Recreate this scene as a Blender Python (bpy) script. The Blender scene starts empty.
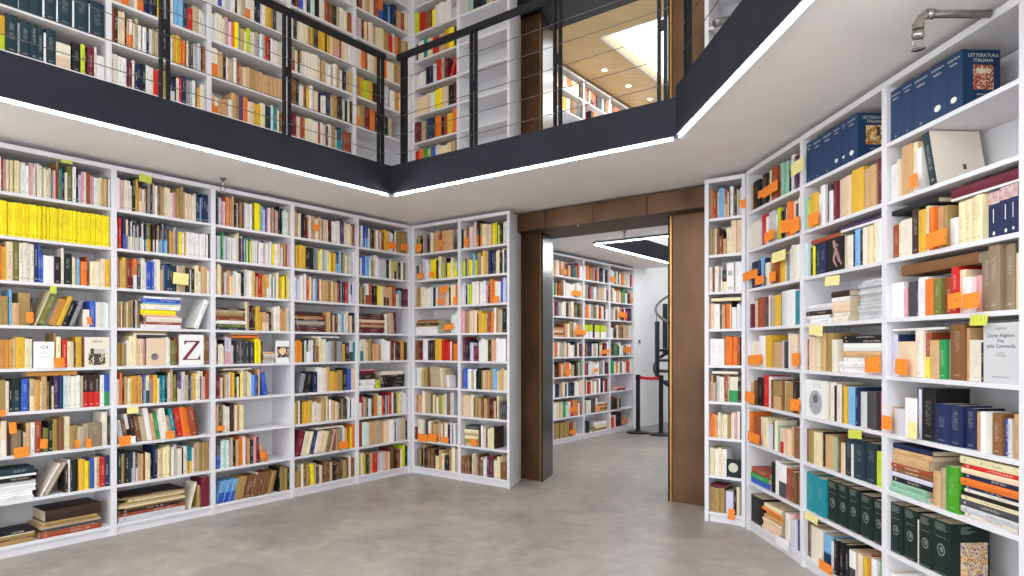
import bpy, bmesh, math, random, re
from mathutils import Matrix, Vector
rng = random.Random(11)
S = bpy.context.scene
COL = S.collection
rad = math.radians
# ------------------------------------------------------------------ camera
H_CAM, F_PX, V_PX = 1.45, 646.9, 347.0
cam_d = bpy.data.cameras.new('camera'); cam = bpy.data.objects.new('camera', cam_d); COL.objects.link(cam)
cam.location = (0, 0, H_CAM); cam.rotation_euler = (rad(90), 0, 0)
cam_d.sensor_width = 36; cam_d.lens = F_PX / 1024 * 36; cam_d.shift_y = (V_PX - 288) / 1024
cam_d.clip_start = .05; cam_d.clip_end = 200
S.camera = cam
# ------------------------------------------------------------------ plan (metres): directions of the walls
TA, TD = rad(37.16), rad(-3.1)
dA = Vector((math.sin(TA), math.cos(TA))); dB = Vector((math.cos(TA), -math.sin(TA)))
dD = Vector((math.sin(TD), math.cos(TD))); nD = Vector((math.cos(TD), -math.sin(TD)))
A0 = Vector((-1.158, 7.462)); D0 = Vector((1.863, 5.155)); C0 = Vector((1.6065, 5.3986))
E0 = Vector((2.18, 11.55)); F1 = Vector((-1.12, 6.0)); F2 = Vector((1.10, 4.35))
def P(x, y):                      # a plan point in the back wall's frame: x along the back wall, y behind it
    return A0 + dB * x + dA * y
class Frame:
    """Wall frame: X runs along the shelf fronts as one faces them, Y goes into the shelves."""
    def __init__(s, o, x, y): s.o, s.x, s.y = o, x, y; s.a = math.atan2(x.y, x.x)
    def pt(s, u, d=0., z=0.): q = s.o + s.x * u + s.y * d; return Vector((q.x, q.y, z))
    def mat(s, u, d=0., z=0.): return Matrix.Translation(s.pt(u, d, z)) @ Matrix.Rotation(s.a, 4, 'Z')
    def u_at(s, px, d):           # where the sight line of photo column px crosses the plane d behind the fronts
        a = (px - 512) / F_PX; o = s.o + s.y * d
        return (a * o.y - o.x) / (s.x.x - a * s.x.y)
    def px_at(s, u, d): q = s.pt(u, d); return 512 + F_PX * q.x / q.y
FA = Frame(A0, dA, -dB); FB = Frame(A0, dB, dA); FC = Frame(C0, dB, dA); FD = Frame(D0, -dD, nD); FE = Frame(E0, dA, -dB)
def proj(p): return (512 + F_PX * p.x / p.y, V_PX - F_PX * (p.z - H_CAM) / p.y)
def at_z(px, py, z):
    Y = (z - H_CAM) * F_PX / (V_PX - py); return Vector(((px - 512) / F_PX * Y, Y, z))
# ------------------------------------------------------------------ materials
def lin(h):
    c = [int(h[i:i + 2], 16) / 255 for i in (0, 2, 4)]
    return tuple(x / 12.92 if x <= .04045 else ((x + .055) / 1.055) ** 2.4 for x in c) + (1.,)
MATS = {}
def mat(name, hexc, rough=.5, metal=0., noise=None, bump=None, spec=None):
    if name in MATS: return MATS[name]
    m = bpy.data.materials.new(name); m.use_nodes = True; nt = m.node_tree; b = nt.nodes['Principled BSDF']
    c = lin(hexc); b.inputs['Base Color'].default_value = c
    b.inputs['Roughness'].default_value = rough; b.inputs['Metallic'].default_value = metal
    if spec is not None: b.inputs['Specular IOR Level'].default_value = spec
    if noise:                     # (second colour, scale, detail, stretch)
        tc = nt.nodes.new('ShaderNodeTexCoord'); mp = nt.nodes.new('ShaderNodeMapping'); n = nt.nodes.new('ShaderNodeTexNoise'); r = nt.nodes.new('ShaderNodeValToRGB')
        mp.inputs['Scale'].default_value = noise[3]; n.inputs['Scale'].default_value = noise[1]; n.inputs['Detail'].default_value = noise[2]
        r.color_ramp.elements[0].color = c; r.color_ramp.elements[1].color = lin(noise[0])
        r.color_ramp.elements[0].position = .32; r.color_ramp.elements[1].position = .68
        nt.links.new(tc.outputs['Object'], mp.inputs['Vector']); nt.links.new(mp.outputs[0], n.inputs['Vector'])
        nt.links.new(n.outputs['Fac'], r.inputs['Fac']); nt.links.new(r.outputs[0], b.inputs['Base Color'])
        if bump:
            bp = nt.nodes.new('ShaderNodeBump'); bp.inputs['Strength'].default_value = bump; bp.inputs['Distance'].default_value = .01
            nt.links.new(n.outputs['Fac'], bp.inputs['Height']); nt.links.new(bp.outputs[0], b.inputs['Normal'])
    MATS[name] = m; return m
def emit(name, hexc, strength):
    m = bpy.data.materials.new(name); m.use_nodes = True; b = m.node_tree.nodes['Principled BSDF']
    b.inputs['Base Color'].default_value = lin(hexc); b.inputs['Emission Color'].default_value = lin(hexc); b.inputs['Emission Strength'].default_value = strength
    return m
M_WHITE = mat('white_laminate', 'dfdee2', .42, noise=('dbdadf', 3, 2, (1, 1, 1)))
M_PLASTER = mat('white_plaster', 'f1efed', .8, noise=('edebe9', 2.2, 3, (1, 1, 1)))
M_WALL = mat('white_wall_paint', 'f3f5f7', .75, noise=('eff1f3', 1.5, 3, (1, 1, 1)))
M_FASCIA = mat('charcoal_steel', '26272e', .6, 0., noise=('2b2c34', 2.5, 3, (1, 1, 1)), spec=.12)
M_RAIL = mat('black_steel', '18181b', .45, .2, noise=('1e1e21', 9, 2, (1, 1, 1)), spec=.3)
M_CABLE = mat('steel_cable', '6d6a66', .35, .8, noise=('5a5753', 60, 1, (1, 1, 1)))
M_BRONZE = mat('bronze_sheet', '4a3320', .34, .45, noise=('76563a', 2.2, 7, (1, 1, .5)), bump=.05)
M_BRONZE_D = mat('bronze_soffit', '4a3526', .5, .3, noise=('553d2c', 4, 4, (1, 1, 1)))
M_JAMB = mat('black_glossy_jamb', '121317', .24, 0., noise=('15161b', 3, 2, (1, 1, 1)))
M_GOLD = mat('brass_strip', 'd2a45a', .25, .85, noise=('c3924a', 8, 2, (1, 1, 1)))
M_BLACK = mat('black_lacquer', '131418', .35, 0., noise=('18191e', 3, 2, (1, 1, 1)), spec=.3)
M_WOOD = mat('plywood_ceiling', 'cfb482', .55, noise=('c0a26e', 2.4, 6, (1, 9, 1)))
M_CHROME = mat('chromed_pipe', 'b9b3ad', .2, .95, noise=('9d968f', 20, 2, (1, 1, 1)))
M_GREYMETAL = mat('grey_metal', '8c8a88', .35, .7, noise=('7d7b79', 15, 2, (1, 1, 1)))
M_PAGES = mat('page_edges', 'e2d5bb', .85, noise=('cdbd9d', 90, 2, (14, 1, .4)))
M_LED = emit('led_strip_glow', 'f6f7ff', 60.0)
M_LED2 = emit('led_strip_soft_glow', 'f6f7ff', 120.0)
M_LAMP = emit('downlight_glow', 'fff3df', 12.0)
M_REDBELT = mat('red_belt_webbing', 'd8262c', .6, noise=('c21f26', 40, 2, (1, 1, 1)))
def floor_mat():
    m = bpy.data.materials.new('polished_resin_floor'); m.use_nodes = True; nt = m.node_tree; b = nt.nodes['Principled BSDF']; L = nt.links.new
    tc = nt.nodes.new('ShaderNodeTexCoord')
    def nz(scale, detail, dist):
        n = nt.nodes.new('ShaderNodeTexNoise'); n.inputs['Scale'].default_value = scale; n.inputs['Detail'].default_value = detail; n.inputs['Distortion'].default_value = dist
        L(tc.outputs['Object'], n.inputs['Vector']); return n
    n1, n2, n3 = nz(.75, 6, .8), nz(2.6, 8, 1.4), nz(9, 6, .6)
    mx = nt.nodes.new('ShaderNodeMix'); mx.data_type = 'FLOAT'; mx.inputs[0].default_value = .5; L(n1.outputs['Fac'], mx.inputs[2]); L(n2.outputs['Fac'], mx.inputs[3])
    m2 = nt.nodes.new('ShaderNodeMix'); m2.data_type = 'FLOAT'; m2.inputs[0].default_value = .22; L(mx.outputs[0], m2.inputs[2]); L(n3.outputs['Fac'], m2.inputs[3])
    r = nt.nodes.new('ShaderNodeValToRGB'); e = r.color_ramp.elements
    e[0].position = .34; e[0].color = lin('7e7871'); e[1].position = .66; e[1].color = lin('aea89e')
    k = r.color_ramp.elements.new(.5); k.color = lin('979189')
    L(m2.outputs[0], r.inputs['Fac']); L(r.outputs[0], b.inputs['Base Color'])
    rr = nt.nodes.new('ShaderNodeMapRange'); rr.inputs['To Min'].default_value = .3; rr.inputs['To Max'].default_value = .46
    L(n2.outputs['Fac'], rr.inputs['Value']); L(rr.outputs[0], b.inputs['Roughness'])
    return m
M_FLOOR = floor_mat()
def cover_mat():
    """Cloth and paper covers: colour from the book, a line of small lettering along each spine from its UVs."""
    m = bpy.data.materials.new('book_cover'); m.use_nodes = True; nt = m.node_tree; b = nt.nodes['Principled BSDF']; L = nt.links.new
    def N(t, **k):
        n = nt.nodes.new(t)
        for a, v in k.items(): setattr(n, a, v)
        return n
    def math_(op, a, c):
        n = N('ShaderNodeMath', operation=op)
        for i, v in enumerate((a, c)):
            if isinstance(v, (int, float)): n.inputs[i].default_value = v
            else: L(v, n.inputs[i])
        return n.outputs[0]
    col = N('ShaderNodeAttribute', attribute_name='Col'); ink = N('ShaderNodeAttribute', attribute_name='Ink'); uv = N('ShaderNodeUVMap', uv_map='UVMap'); sd = N('ShaderNodeUVMap', uv_map='Seed')
    s1 = N('ShaderNodeSeparateXYZ'); L(uv.outputs[0], s1.inputs[0]); s2 = N('ShaderNodeSeparateXYZ'); L(sd.outputs[0], s2.inputs[0])
    u, v, seed, on = s1.outputs[0], s1.outputs[1], s2.outputs[0], s2.outputs[1]
    cx = N('ShaderNodeCombineXYZ'); L(math_('MULTIPLY', u, 4.0), cx.inputs[0]); L(math_('MULTIPLY', v, 58.0), cx.inputs[1]); L(math_('MULTIPLY', seed, 977.0), cx.inputs[2])
    n = N('ShaderNodeTexNoise'); n.inputs['Scale'].default_value = 1.0; n.inputs['Detail'].default_value = 1.0; L(cx.outputs[0], n.inputs['Vector'])
    glyph = math_('GREATER_THAN', n.outputs['Fac'], .49)
    half = math_('ADD', math_('MULTIPLY', math_('FRACT', math_('MULTIPLY', seed, 7.3), 0), .12), .12)
    mid = math_('ADD', math_('MULTIPLY', math_('FRACT', math_('MULTIPLY', seed, 13.7), 0), .22), .5)
    inv = math_('LESS_THAN', math_('ABSOLUTE', math_('SUBTRACT', v, mid), 0), half)
    inu = math_('LESS_THAN', math_('ABSOLUTE', math_('SUBTRACT', u, .5), 0), .2)
    t1 = math_('MULTIPLY', math_('MULTIPLY', glyph, inv), inu)
    foot = math_('MULTIPLY', math_('LESS_THAN', math_('ABSOLUTE', math_('SUBTRACT', v, .09), 0), .022), math_('LESS_THAN', math_('ABSOLUTE', math_('SUBTRACT', u, .5), 0), .22))
    fac = math_('MULTIPLY', math_('MULTIPLY', math_('MAXIMUM', t1, foot), on), .5)
    mx = N('ShaderNodeMix', data_type='RGBA'); L(fac, mx.inputs[0]); L(col.outputs[0], mx.inputs[6]); L(ink.outputs[0], mx.inputs[7])
    L(mx.outputs[2], b.inputs['Base Color']); b.inputs['Roughness'].default_value = .55; b.inputs['Specular IOR Level'].default_value = .3
    return m
M_COVER = cover_mat()
# ------------------------------------------------------------------ mesh helpers
def mk(name, verts, faces, m=None, parent=None, smooth=False):
    me = bpy.data.meshes.new(name); me.from_pydata([tuple(v) for v in verts], [], faces); me.update()
    if m: me.materials.append(m)
    if smooth: me.polygons.foreach_set('use_smooth', [True] * len(me.polygons))
    o = bpy.data.objects.new(name, me); COL.objects.link(o)
    if parent: o.parent = parent
    return o
class MB:
    def __init__(s): s.v, s.f = [], []
    def add(s, vs, fs): b = len(s.v); s.v += [Vector(v) for v in vs]; s.f += [tuple(b + i for i in f) for f in fs]; return s
    def box(s, x0, x1, y0, y1, z0, z1, M=None, bev=0.):
        if bev:
            bm = bmesh.new(); bmesh.ops.create_cube(bm, size=1)
            for v in bm.verts: v.co = Vector((x0 + (v.co.x + .5) * (x1 - x0), y0 + (v.co.y + .5) * (y1 - y0), z0 + (v.co.z + .5) * (z1 - z0)))
            bmesh.ops.bevel(bm, geom=bm.edges[:], offset=bev, segments=1, affect='EDGES')
            bm.verts.index_update(); vs = [v.co.copy() for v in bm.verts]; fs = [tuple(v.index for v in f.verts) for f in bm.faces]; bm.free()
        else:
            vs = [Vector(p) for p in ((x0, y0, z0), (x1, y0, z0), (x1, y1, z0), (x0, y1, z0), (x0, y0, z1), (x1, y0, z1), (x1, y1, z1), (x0, y1, z1))]
            fs = [(0, 3, 2, 1), (4, 5, 6, 7), (0, 1, 5, 4), (1, 2, 6, 5), (2, 3, 7, 6), (3, 0, 4, 7)]
        if M: vs = [M @ v for v in vs]
        return s.add(vs, fs)
    def prism(s, poly, z0, z1):
        n = len(poly); vs = [(p[0], p[1], z0) for p in poly] + [(p[0], p[1], z1) for p in poly]
        area = sum(poly[i][0] * poly[(i + 1) % n][1] - poly[(i + 1) % n][0] * poly[i][1] for i in range(n))
        lo, hi = tuple(range(n)), tuple(range(n, 2 * n)); side = [(i, (i + 1) % n, n + (i + 1) % n, n + i) for i in range(n)]
        fs = [lo[::-1], hi] + side
        if area < 0: fs = [f[::-1] for f in fs]
        return s.add(vs, fs)
    def tube(s, pts, r, n=10, radii=None):
        pts = [Vector(p) for p in pts]; b = len(s.v); vs = []; fs = []
        up = None
        for i, p in enumerate(pts):
            t = (pts[min(i + 1, len(pts) - 1)] - pts[max(i - 1, 0)]).normalized()
            if up is None: up = t.orthogonal().normalized()
            up = (up - t * up.dot(t)).normalized(); w = t.cross(up); rr = radii[i] if radii else r
            vs += [p + (up * math.cos(a) + w * math.sin(a)) * rr for a in (2 * math.pi * k / n for k in range(n))]
        for i in range(len(pts) - 1):
            for k in range(n): fs.append((i * n + k, i * n + (k + 1) % n, (i + 1) * n + (k + 1) % n, (i + 1) * n + k))
        fs.append(tuple(range(n))[::-1]); fs.append(tuple((len(pts) - 1) * n + k for k in range(n)))
        return s.add(vs, fs)
    def lathe(s, prof, c, n=28):      # prof: (r, z) bottom to top
        vs = []; fs = []; c = Vector(c)
        for r, z in prof: vs += [c + Vector((r * math.cos(2 * math.pi * k / n), r * math.sin(2 * math.pi * k / n), z)) for k in range(n)]
        for i in range(len(prof) - 1):
            for k in range(n): fs.append((i * n + k, i * n + (k + 1) % n, (i + 1) * n + (k + 1) % n, (i + 1) * n + k))
        fs.append(tuple(range(n))[::-1]); fs.append(tuple((len(prof) - 1) * n + k for k in range(n)))
        return s.add(vs, fs)
    def obj(s, name, m, parent=None, smooth=False): return mk(name, s.v, s.f, m, parent, smooth)
def empty(name, M, label=None, cat=None, group=None):
    o = bpy.data.objects.new(name, None); COL.objects.link(o); o.empty_display_size = .1
    o.matrix_basis = M if isinstance(M, Matrix) else Matrix.Translation(Vector(M))
    if label: tag(o, label, cat, group)
    return o
def tag(o, label, cat, group=None):
    o['label'] = label; o['category'] = cat
    if group: o['group'] = group
    return o
def struct(o): o['kind'] = 'structure'; return o
def text_mesh(name, s, size, m, parent, place, align='CENTER'):
    """Lettering as a flat mesh; place maps (x, y) of the text to the parent's space."""
    cu = bpy.data.curves.new('lettering', 'FONT'); cu.body = s; cu.size = size; cu.align_x = align; cu.align_y = 'CENTER'; cu.resolution_u = 2
    t = bpy.data.objects.new('lettering', cu); COL.objects.link(t); bpy.context.view_layer.update()
    me = bpy.data.meshes.new_from_object(t.evaluated_get(bpy.context.evaluated_depsgraph_get())); bpy.data.objects.remove(t); bpy.data.curves.remove(cu)
    for v in me.vertices: v.co = Vector(place(v.co.x, v.co.y))
    me.materials.clear(); me.materials.append(m); me.name = name
    o = bpy.data.objects.new(name, me); COL.objects.link(o); o.parent = parent; return o
# ------------------------------------------------------------------ the room
CEIL, FASC_B, FASC_T = 2.885, 2.865, 3.13
UP_TOP = 6.05
struct(MB().box(-9, 9, -4, 16, -.1, 0).obj('floor', M_FLOOR))
def line_x(p, d, q, e):            # intersection of two plan lines
    den = d.x * e.y - d.y * e.x; t = ((q.x - p.x) * e.y - (q.y - p.y) * e.x) / den
    return p + d * t
BK = .40                           # wall faces behind the bookcases
a_w0 = A0 - dB * BK                # left wall face
LB = P(0, BK)
corner = line_x(a_w0, dA, LB, dB)
d_w = D0 + nD * .37
cd = line_x(LB, dB, d_w, dD)
a_end, d_end = a_w0 - dA * 9.5, d_w - dD * 8.2
def wall(name, poly, z0, z1, m=M_WALL): return struct(MB().prism(poly, z0, z1).obj(name, m))
wall('wall_left', [a_end, corner, corner - dB * .25, a_end - dB * .25], 0, UP_TOP)
wall('wall_right', [cd, d_end, d_end + nD * .25, cd + nD * .25], 0, UP_TOP)
rear = Vector((0, -2.6)); wr0, wr1 = line_x(a_end, dA, rear, Vector((1, 0))), line_x(d_end, dD, rear, Vector((1, 0)))
wall('wall_rear', [wr0 - Vector((.3, 0)), wr1 + Vector((.3, 0)), wr1 + Vector((.3, -.25)), wr0 + Vector((-.3, -.25))], 2.9, UP_TOP, mat('rear_wall_paint', 'aaa198', .8, noise=('a1988f', 2, 3, (1, 1, 1))))  # unseen wall: left open below to admit light, greyed to cut fill
# the wall between the two rooms, either side of the opening (passage turned 17 degrees)
DJ = Vector((math.sin(rad(17)), math.cos(rad(17))))
jl, jr = P(1.478, .50), P(2.93, .50)
def back(p): return line_x(p, DJ, P(0, .90), dB)
def shifted(p, dx): return p + dB * dx
for nm, z0, z1 in (('wall_back', 0, UP_TOP),):
    wall('wall_back_west', [P(-.40, .45), P(1.19, .45), P(1.19, .535), P(1.44, .535), shifted(back(jl), -.04), P(-.40, .90)], z0, z1)
    wall('wall_back_east', [P(2.99, .535), P(4.6, .535), P(4.6, .90), shifted(back(jr), .04)], z0, z1)
# over each opening
def lintel_wall(name, z0, z1): wall(name, [shifted(jl, -.05), shifted(jr, .05), shifted(back(jr), .05), shifted(back(jl), -.05)], z0, z1)
lintel_wall('wall_back_middle', 2.87, 3.13); lintel_wall('wall_back_upper', 5.30, UP_TOP)
# lower ceiling = gallery slab, a U round the void
I1, I4 = F1 - dA * 9, F2 - dD * 8
struct(MB().prism([a_end, corner, line_x(LB, dB, d_w, dD), d_end, I4 + nD * .034, line_x(F1 + dA * .034, dB, F2 + nD * .034, dD), F1 - dB * .034 + dA * .034, I1 - dB * .034], CEIL, FASC_T - .02).obj('ceiling', M_PLASTER))
# passage slab and the back room's slab, with its own void
BV = Vector((1.136, 8.852))
Ew = E0 - dB * .40
struct(MB().prism([P(-.4, .40), P(4.6, .40), P(4.6, .90), P(-.4, .90)], 2.90, 3.12).obj('ceiling_passage', M_PLASTER))
b0, b1 = P(-2.2, .90), P(4.6, .90)
BVi = BV - dB * .034 - dA * .034
struct(MB().prism([b0, b1, line_x(b1, dA, BVi, dB), BVi, BVi + dA * 3.2, line_x(BV + dA * 3.2, dB, Ew, dA), line_x(Ew, dA, b0, dA * .001 + dB)], CEIL, FASC_T - .02).obj('ceiling_back_room', M_PLASTER))
# back room walls
e_far = E0 + Vector((math.sin(rad(41)), math.cos(rad(41)))) * 2.9
wall('wall_back_room', [E0 + dA * .012, e_far, e_far - dB * .3, E0 + dA * .012 - dB * .45], 0, UP_TOP, M_WALL)
wall('wall_back_room_west', [Ew - dA * 4.6, Ew + dA * .005, Ew + dA * .005 - dB * .2, Ew - dA * 4.6 - dB * .2], 0, UP_TOP, M_WALL)
wall('wall_back_room_far', [e_far, e_far + dB * 4.5, e_far + dB * 4.5 + dA * .3, e_far + dA * .3], 0, UP_TOP, M_WALL)
q0 = P(4.62, .90); q1 = line_x(q0, dA, e_far, dB)
wall('wall_back_room_east', [q0, q1, q1 + dB * .25, q0 + dB * .25], 0, UP_TOP, M_WALL)  # unseen wall, added to keep excess daylight out of the back room
# upper ceilings: over the gallery, unseen, its roof light above the void sized for brightness; plywood over the back room with its skylight
v1, v2 = F1 + dB * 1.0 - dA * 1.0, F2 - dA * 1.0 - dB * .6; i4u = line_x(v2, dD, d_end, nD); i1u = I1 + dB * 1.0
struct(MB().prism([a_end, corner, cd, d_end, i4u, v2, v1, i1u], UP_TOP, UP_TOP + .15).obj('ceiling_upper', M_WOOD))
ZW = 5.70
sk0 = Vector(at_z(602, 37.5, ZW).xy); 
w0 = P(-2.2, .90)
wl = line_x(Ew, dA, w0, dB)
sk1, sk3 = sk0 + dB * 2.5, sk0 + dA * 4.0
mbw = MB()
mbw.prism([wl, P(4.6, .90), line_x(P(4.6, .9), dA, sk0, dB), sk0 , line_x(Ew, dA, sk0, dB)], ZW, ZW + .12)
mbw.prism([line_x(Ew, dA, sk0, dB), sk0, sk3, line_x(Ew, dA, sk3, dB)], ZW, ZW + .12)
sk2 = sk1 + dA * 4.0
mbw.prism([sk1, line_x(P(4.6, .9), dA, sk1, dB), line_x(P(4.6, .9), dA, sk2, dB), sk2], ZW, ZW + .12)
mbw.prism([line_x(Ew, dA, sk3, dB), sk3, sk3 + dB * 4, sk3 + dB * 4 + dA * 2.4, line_x(Ew, dA, sk3, dB) + dA * 2.4], ZW, ZW + .12)
struct(mbw.obj('ceiling_plywood', M_WOOD))
# window in the plywood: white curb round the skylight
cb = MB()
for p, q, n in ((sk0, sk1, dA), (sk0, sk3, dB), (sk3, sk2, -dA), (sk1, sk2, -dB)): cb.prism([p, q, q - n * .03, p - n * .03], ZW - .004, ZW + .03)
struct(cb.obj('window_1', M_PLASTER))
# ------------------------------------------------------------------ fascias with LED strips
def fascia(name, p, q, inward, z0, z1):
    f_ = struct(MB().prism([p, q, q + inward * .03, p + inward * .03], z0, z1).obj(name, M_FASCIA))
    d = (q - p).normalized(); lip = MB().prism([p - inward * .008, q - inward * .008, q + inward * .0, p + inward * .0], z0 + .0, z0 + .018)
    lip.obj('lip', M_FASCIA, f_)
fascia('trim_1', I1, F1, -dB, FASC_B, FASC_T); fascia('trim_2', F1, F2, dA, FASC_B, FASC_T); fascia('trim_3', F2, I4, nD, FASC_B, FASC_T + .07)
def led(label, p, q, inward, m=None):
    d = (q - p).normalized(); p2, q2 = p + d * .03 + inward * .012, q - d * .03 + inward * .012
    root = empty('led_strip', Vector((p.x, p.y, CEIL)), label, 'light', 'strip lights under the gallery edge')
    Mi = Matrix.Translation(-Vector((p.x, p.y, CEIL)))
    for nm, o0, o1, za, zb, mm in (('diffuser', 0, .012, -.034, -.0215, m or M_LED), ('channel', .0125, .018, -.034, -.0215, M_WHITE)):
        k = MB().prism([p2 + inward * o0, q2 + inward * o0, q2 + inward * o1, p2 + inward * o1], CEIL + za, CEIL + zb); k.v = [Mi @ v for v in k.v]; k.obj(nm, mm, root)
led('glowing white strip light under the gallery edge along the left wall', I1, F1, -dB)
led('glowing white strip light under the gallery edge facing the doorway', F1, F2, dA)
led('glowing white strip light under the gallery edge along the right wall', F2, I4, nD)
fascia('trim_4', BV, BV + dA * 3.2, -dB, FASC_B, FASC_T); fascia('trim_5', BV + dB * 2.6, BV, -dA, FASC_B, FASC_T)
led('strip light beyond the doorway, running back along the far bookcase', BV, BV + dA * 3.2, -dB, M_LED2)
led('strip light beyond the doorway, crossing just behind the opening', BV + dB * 2.6, BV, -dA, M_LED2)
# ------------------------------------------------------------------ bronze portals (lower and upper)
def portal(name, z0, ztop, lint_t, split):
    root = struct(empty(name, P(1.46, .5).to_3d() + Vector((0, 0, z0)))); Mi = Matrix.Translation(-Vector(root.matrix_basis.translation))
    def part(nm, poly, a, b, m):
        k = MB().prism(poly, a, b); k.v = [Mi @ v for v in k.v]; return k.obj(nm, m, root)
    part('post', [P(1.20, .50), P(1.462, .50), P(1.462, .53), P(1.20, .53)], z0, ztop, M_BRONZE)
    part('post', [P(2.962, .50), P(3.42, .50), P(3.42, .53), P(2.962, .53)], z0, ztop, M_BRONZE)
    part('brass_edge', [P(1.463, .485), P(1.477, .485), P(1.477, .53), P(1.463, .53)], z0, ztop, M_GOLD)
    part('brass_edge', [P(2.945, .485), P(2.961, .485), P(2.961, .53), P(2.945, .53)], z0, ztop, M_GOLD)
    j = P(1.4785, .485)
    part('jamb', [j, P(1.50, .485), line_x(P(1.50, .485), DJ, P(0, .92), dB), line_x(j, DJ, P(0, .92), dB)], z0, ztop, M_JAMB)
    j = P(2.9435, .485); k = P(2.925, .485)
    part('jamb', [k, j, line_x(j, DJ, P(0, .92), dB), line_x(k, DJ, P(0, .92), dB)], z0, ztop, M_BLACK)
    part('soffit', [P(1.25, .33), P(3.42, .33), line_x(P(3.42, .33), DJ, P(0, .92), dB), line_x(P(1.30, .33), DJ, P(0, .92), dB)], ztop, ztop + .02, M_BRONZE_D if z0 < 1 else M_BLACK)
    xs = [1.292] + [FB.u_at(px, .30) for px in split] + [3.40]
    for i in range(len(xs) - 1):
        part('lintel_panel', [P(xs[i] + .004, .30), P(xs[i + 1] - .004, .30), P(xs[i + 1] - .004, .33), P(xs[i] + .004, .33)], ztop + .0, lint_t, M_BRONZE if z0 < 1 else M_BLACK)
    part('lintel_core', [P(1.30, .332), P(3.40, .332), P(3.40, .48), P(1.30, .48)], ztop + .021, lint_t - .002, M_BRONZE_D)
    return root
portal('door_1', 0, 2.683, 2.865, (545, 593, 647)); portal('door_2', FASC_T, 5.06, 5.34, (600,))
# ------------------------------------------------------------------ bookcases
SH_T, UPR = .022, .04
ZS = [2.515, 2.213, 1.907, 1.60, 1.30, 1.00, .70, .387, .083]
ZU = [5.36, 5.05, 4.735, 4.42, 4.11, 3.795, 3.48, 3.17]
class Case: pass
def bookcase(fr, bays, zs, top, depth, label, base, slant=None):
    """bays: upright edges [(x0, x1), ...] along the front; one shelf board per bay and level."""
    c = Case(); c.fr, c.bays, c.zs, c.top, c.depth = fr, bays, zs, top, depth
    c.root = empty('bookcase', fr.mat(bays[0][0], 0, base), label, 'bookcase')
    x00 = bays[0][0]
    def part(nm, mb, m=M_WHITE): mb.v = [v - Vector((x00, 0, base)) for v in mb.v]; return mb.obj(nm, m, c.root)
    for i, (a, b) in enumerate(bays):
        if slant and i == len(bays) - 1:
            mb = MB().prism([(a, 0), (b, 0), (b - slant[0], slant[1]), (a - slant[0], slant[1])], base, top)
        else: mb = MB().box(a, b, 0, depth, base, top - .0355, bev=.0015) if i < len(bays) - 1 or not slant else None
        part('side_panel' if i in (0, len(bays) - 1) else 'upright', mb)
    xl, xr = bays[0][0], bays[-1][1] - (0.0 if not slant else bays[-1][1] - bays[-1][0] + .001)
    if slant: part('top_board', MB().prism([(xl, 0), (xr, 0), (xr - slant[0] / slant[1] * depth, depth), (xl, depth)], top - .035, top))
    else: part('top_board', MB().box(xl, xr, .0, depth, top - .035, top, bev=.0015))
    dd = (lambda i: depth if not (slant and i == len(bays) - 2) else depth)
    for i in range(len(bays) - 1):
        x0, x1 = bays[i][1] + .0005, bays[i + 1][0] - .0005
        for z in zs:
            if slant and i == len(bays) - 2:
                k = slant[0] / slant[1]
                part('shelf', MB().prism([(x0, .003), (x1 - .003 * k, .003), (x1 - k * (depth - .014), depth - .014), (x0, depth - .014)], z - SH_T, z))
            else: part('shelf', MB().box(x0, x1, .003, depth - .014, z - SH_T, z, bev=.001))
    part('back_panel', MB().box(xl + .005, bays[-1][1] - .005 - (slant[0] if slant else 0), depth - .012, depth - .002, base + .03, top - .04))
    if zs[-1] - base > .05: part('plinth', MB().box(xl + UPR, xr - .002, .018, .036, base + .001, zs[-1] - SH_T - .001))
    return c
def ups(centres, t=UPR): return [(x - t / 2, x + t / 2) for x in centres]
cA = bookcase(FA, ups([-3.92, -3.136, -2.352, -1.568, -.784]) + [(-.04, -.001)], ZS, 2.845, .33, 'long white bookcase of five bays along the left wall, under the gallery', 0)
cB = bookcase(FB, [(.001, .04), (.711, .751), (1.388, 1.421)], ZS, 2.845, .33, 'white two-bay bookcase in the corner, left of the bronze doorway', 0, slant=(.178, .43))
cC = bookcase(FC, [(0, .035), (.305, .338)], ZS, 2.845, .33, 'narrow white single-bay bookcase just right of the bronze doorway', 0)
cD = bookcase(FD, [(.004, .04), (.864, .904), (1.732, 1.772), (2.60, 2.64)], ZS, 2.845, .33, 'tall white three-bay bookcase on the right wall, nearest the viewer', 0)
cE = bookcase(FE, [(-3.5, -3.46), (-2.64, -2.60), (-1.756, -1.716), (-.91, -.87), (-.04, -.001)], ZS, 2.845, .33, 'white bookcase seen through the doorway in the room beyond', 0)
UA = [x - .035 for x in (-3.92, -3.136, -2.352, -1.568, -.784)]
cAu = bookcase(FA, ups(UA) + [(-.04, -.001)], ZU, 5.68, .33, 'long white bookcase on the upper gallery along the left wall', FASC_T)
cBu = bookcase(FB, [(.001, .04), (.695, .735), (1.388, 1.421)], ZU, 5.68, .33, 'white two-bay gallery bookcase in the corner, its right bay nearly empty', FASC_T, slant=(.178, .43))
cCu = bookcase(FC, [(0, .035), (.305, .338)], ZU, 5.68, .33, 'narrow white gallery bookcase right of the upper doorway', FASC_T)
ZEU = [5.33, 5.02, 4.71, 4.40, 4.09, 3.78, 3.47, 3.17]
cEu = bookcase(FE, [(-3.5, -3.46), (-2.64, -2.60), (-1.756, -1.716), (-.91, -.87), (-.04, -.001)], ZEU, 5.66, .33, 'white bookcase under the plywood ceiling, seen through the upper opening', FASC_T)
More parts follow.
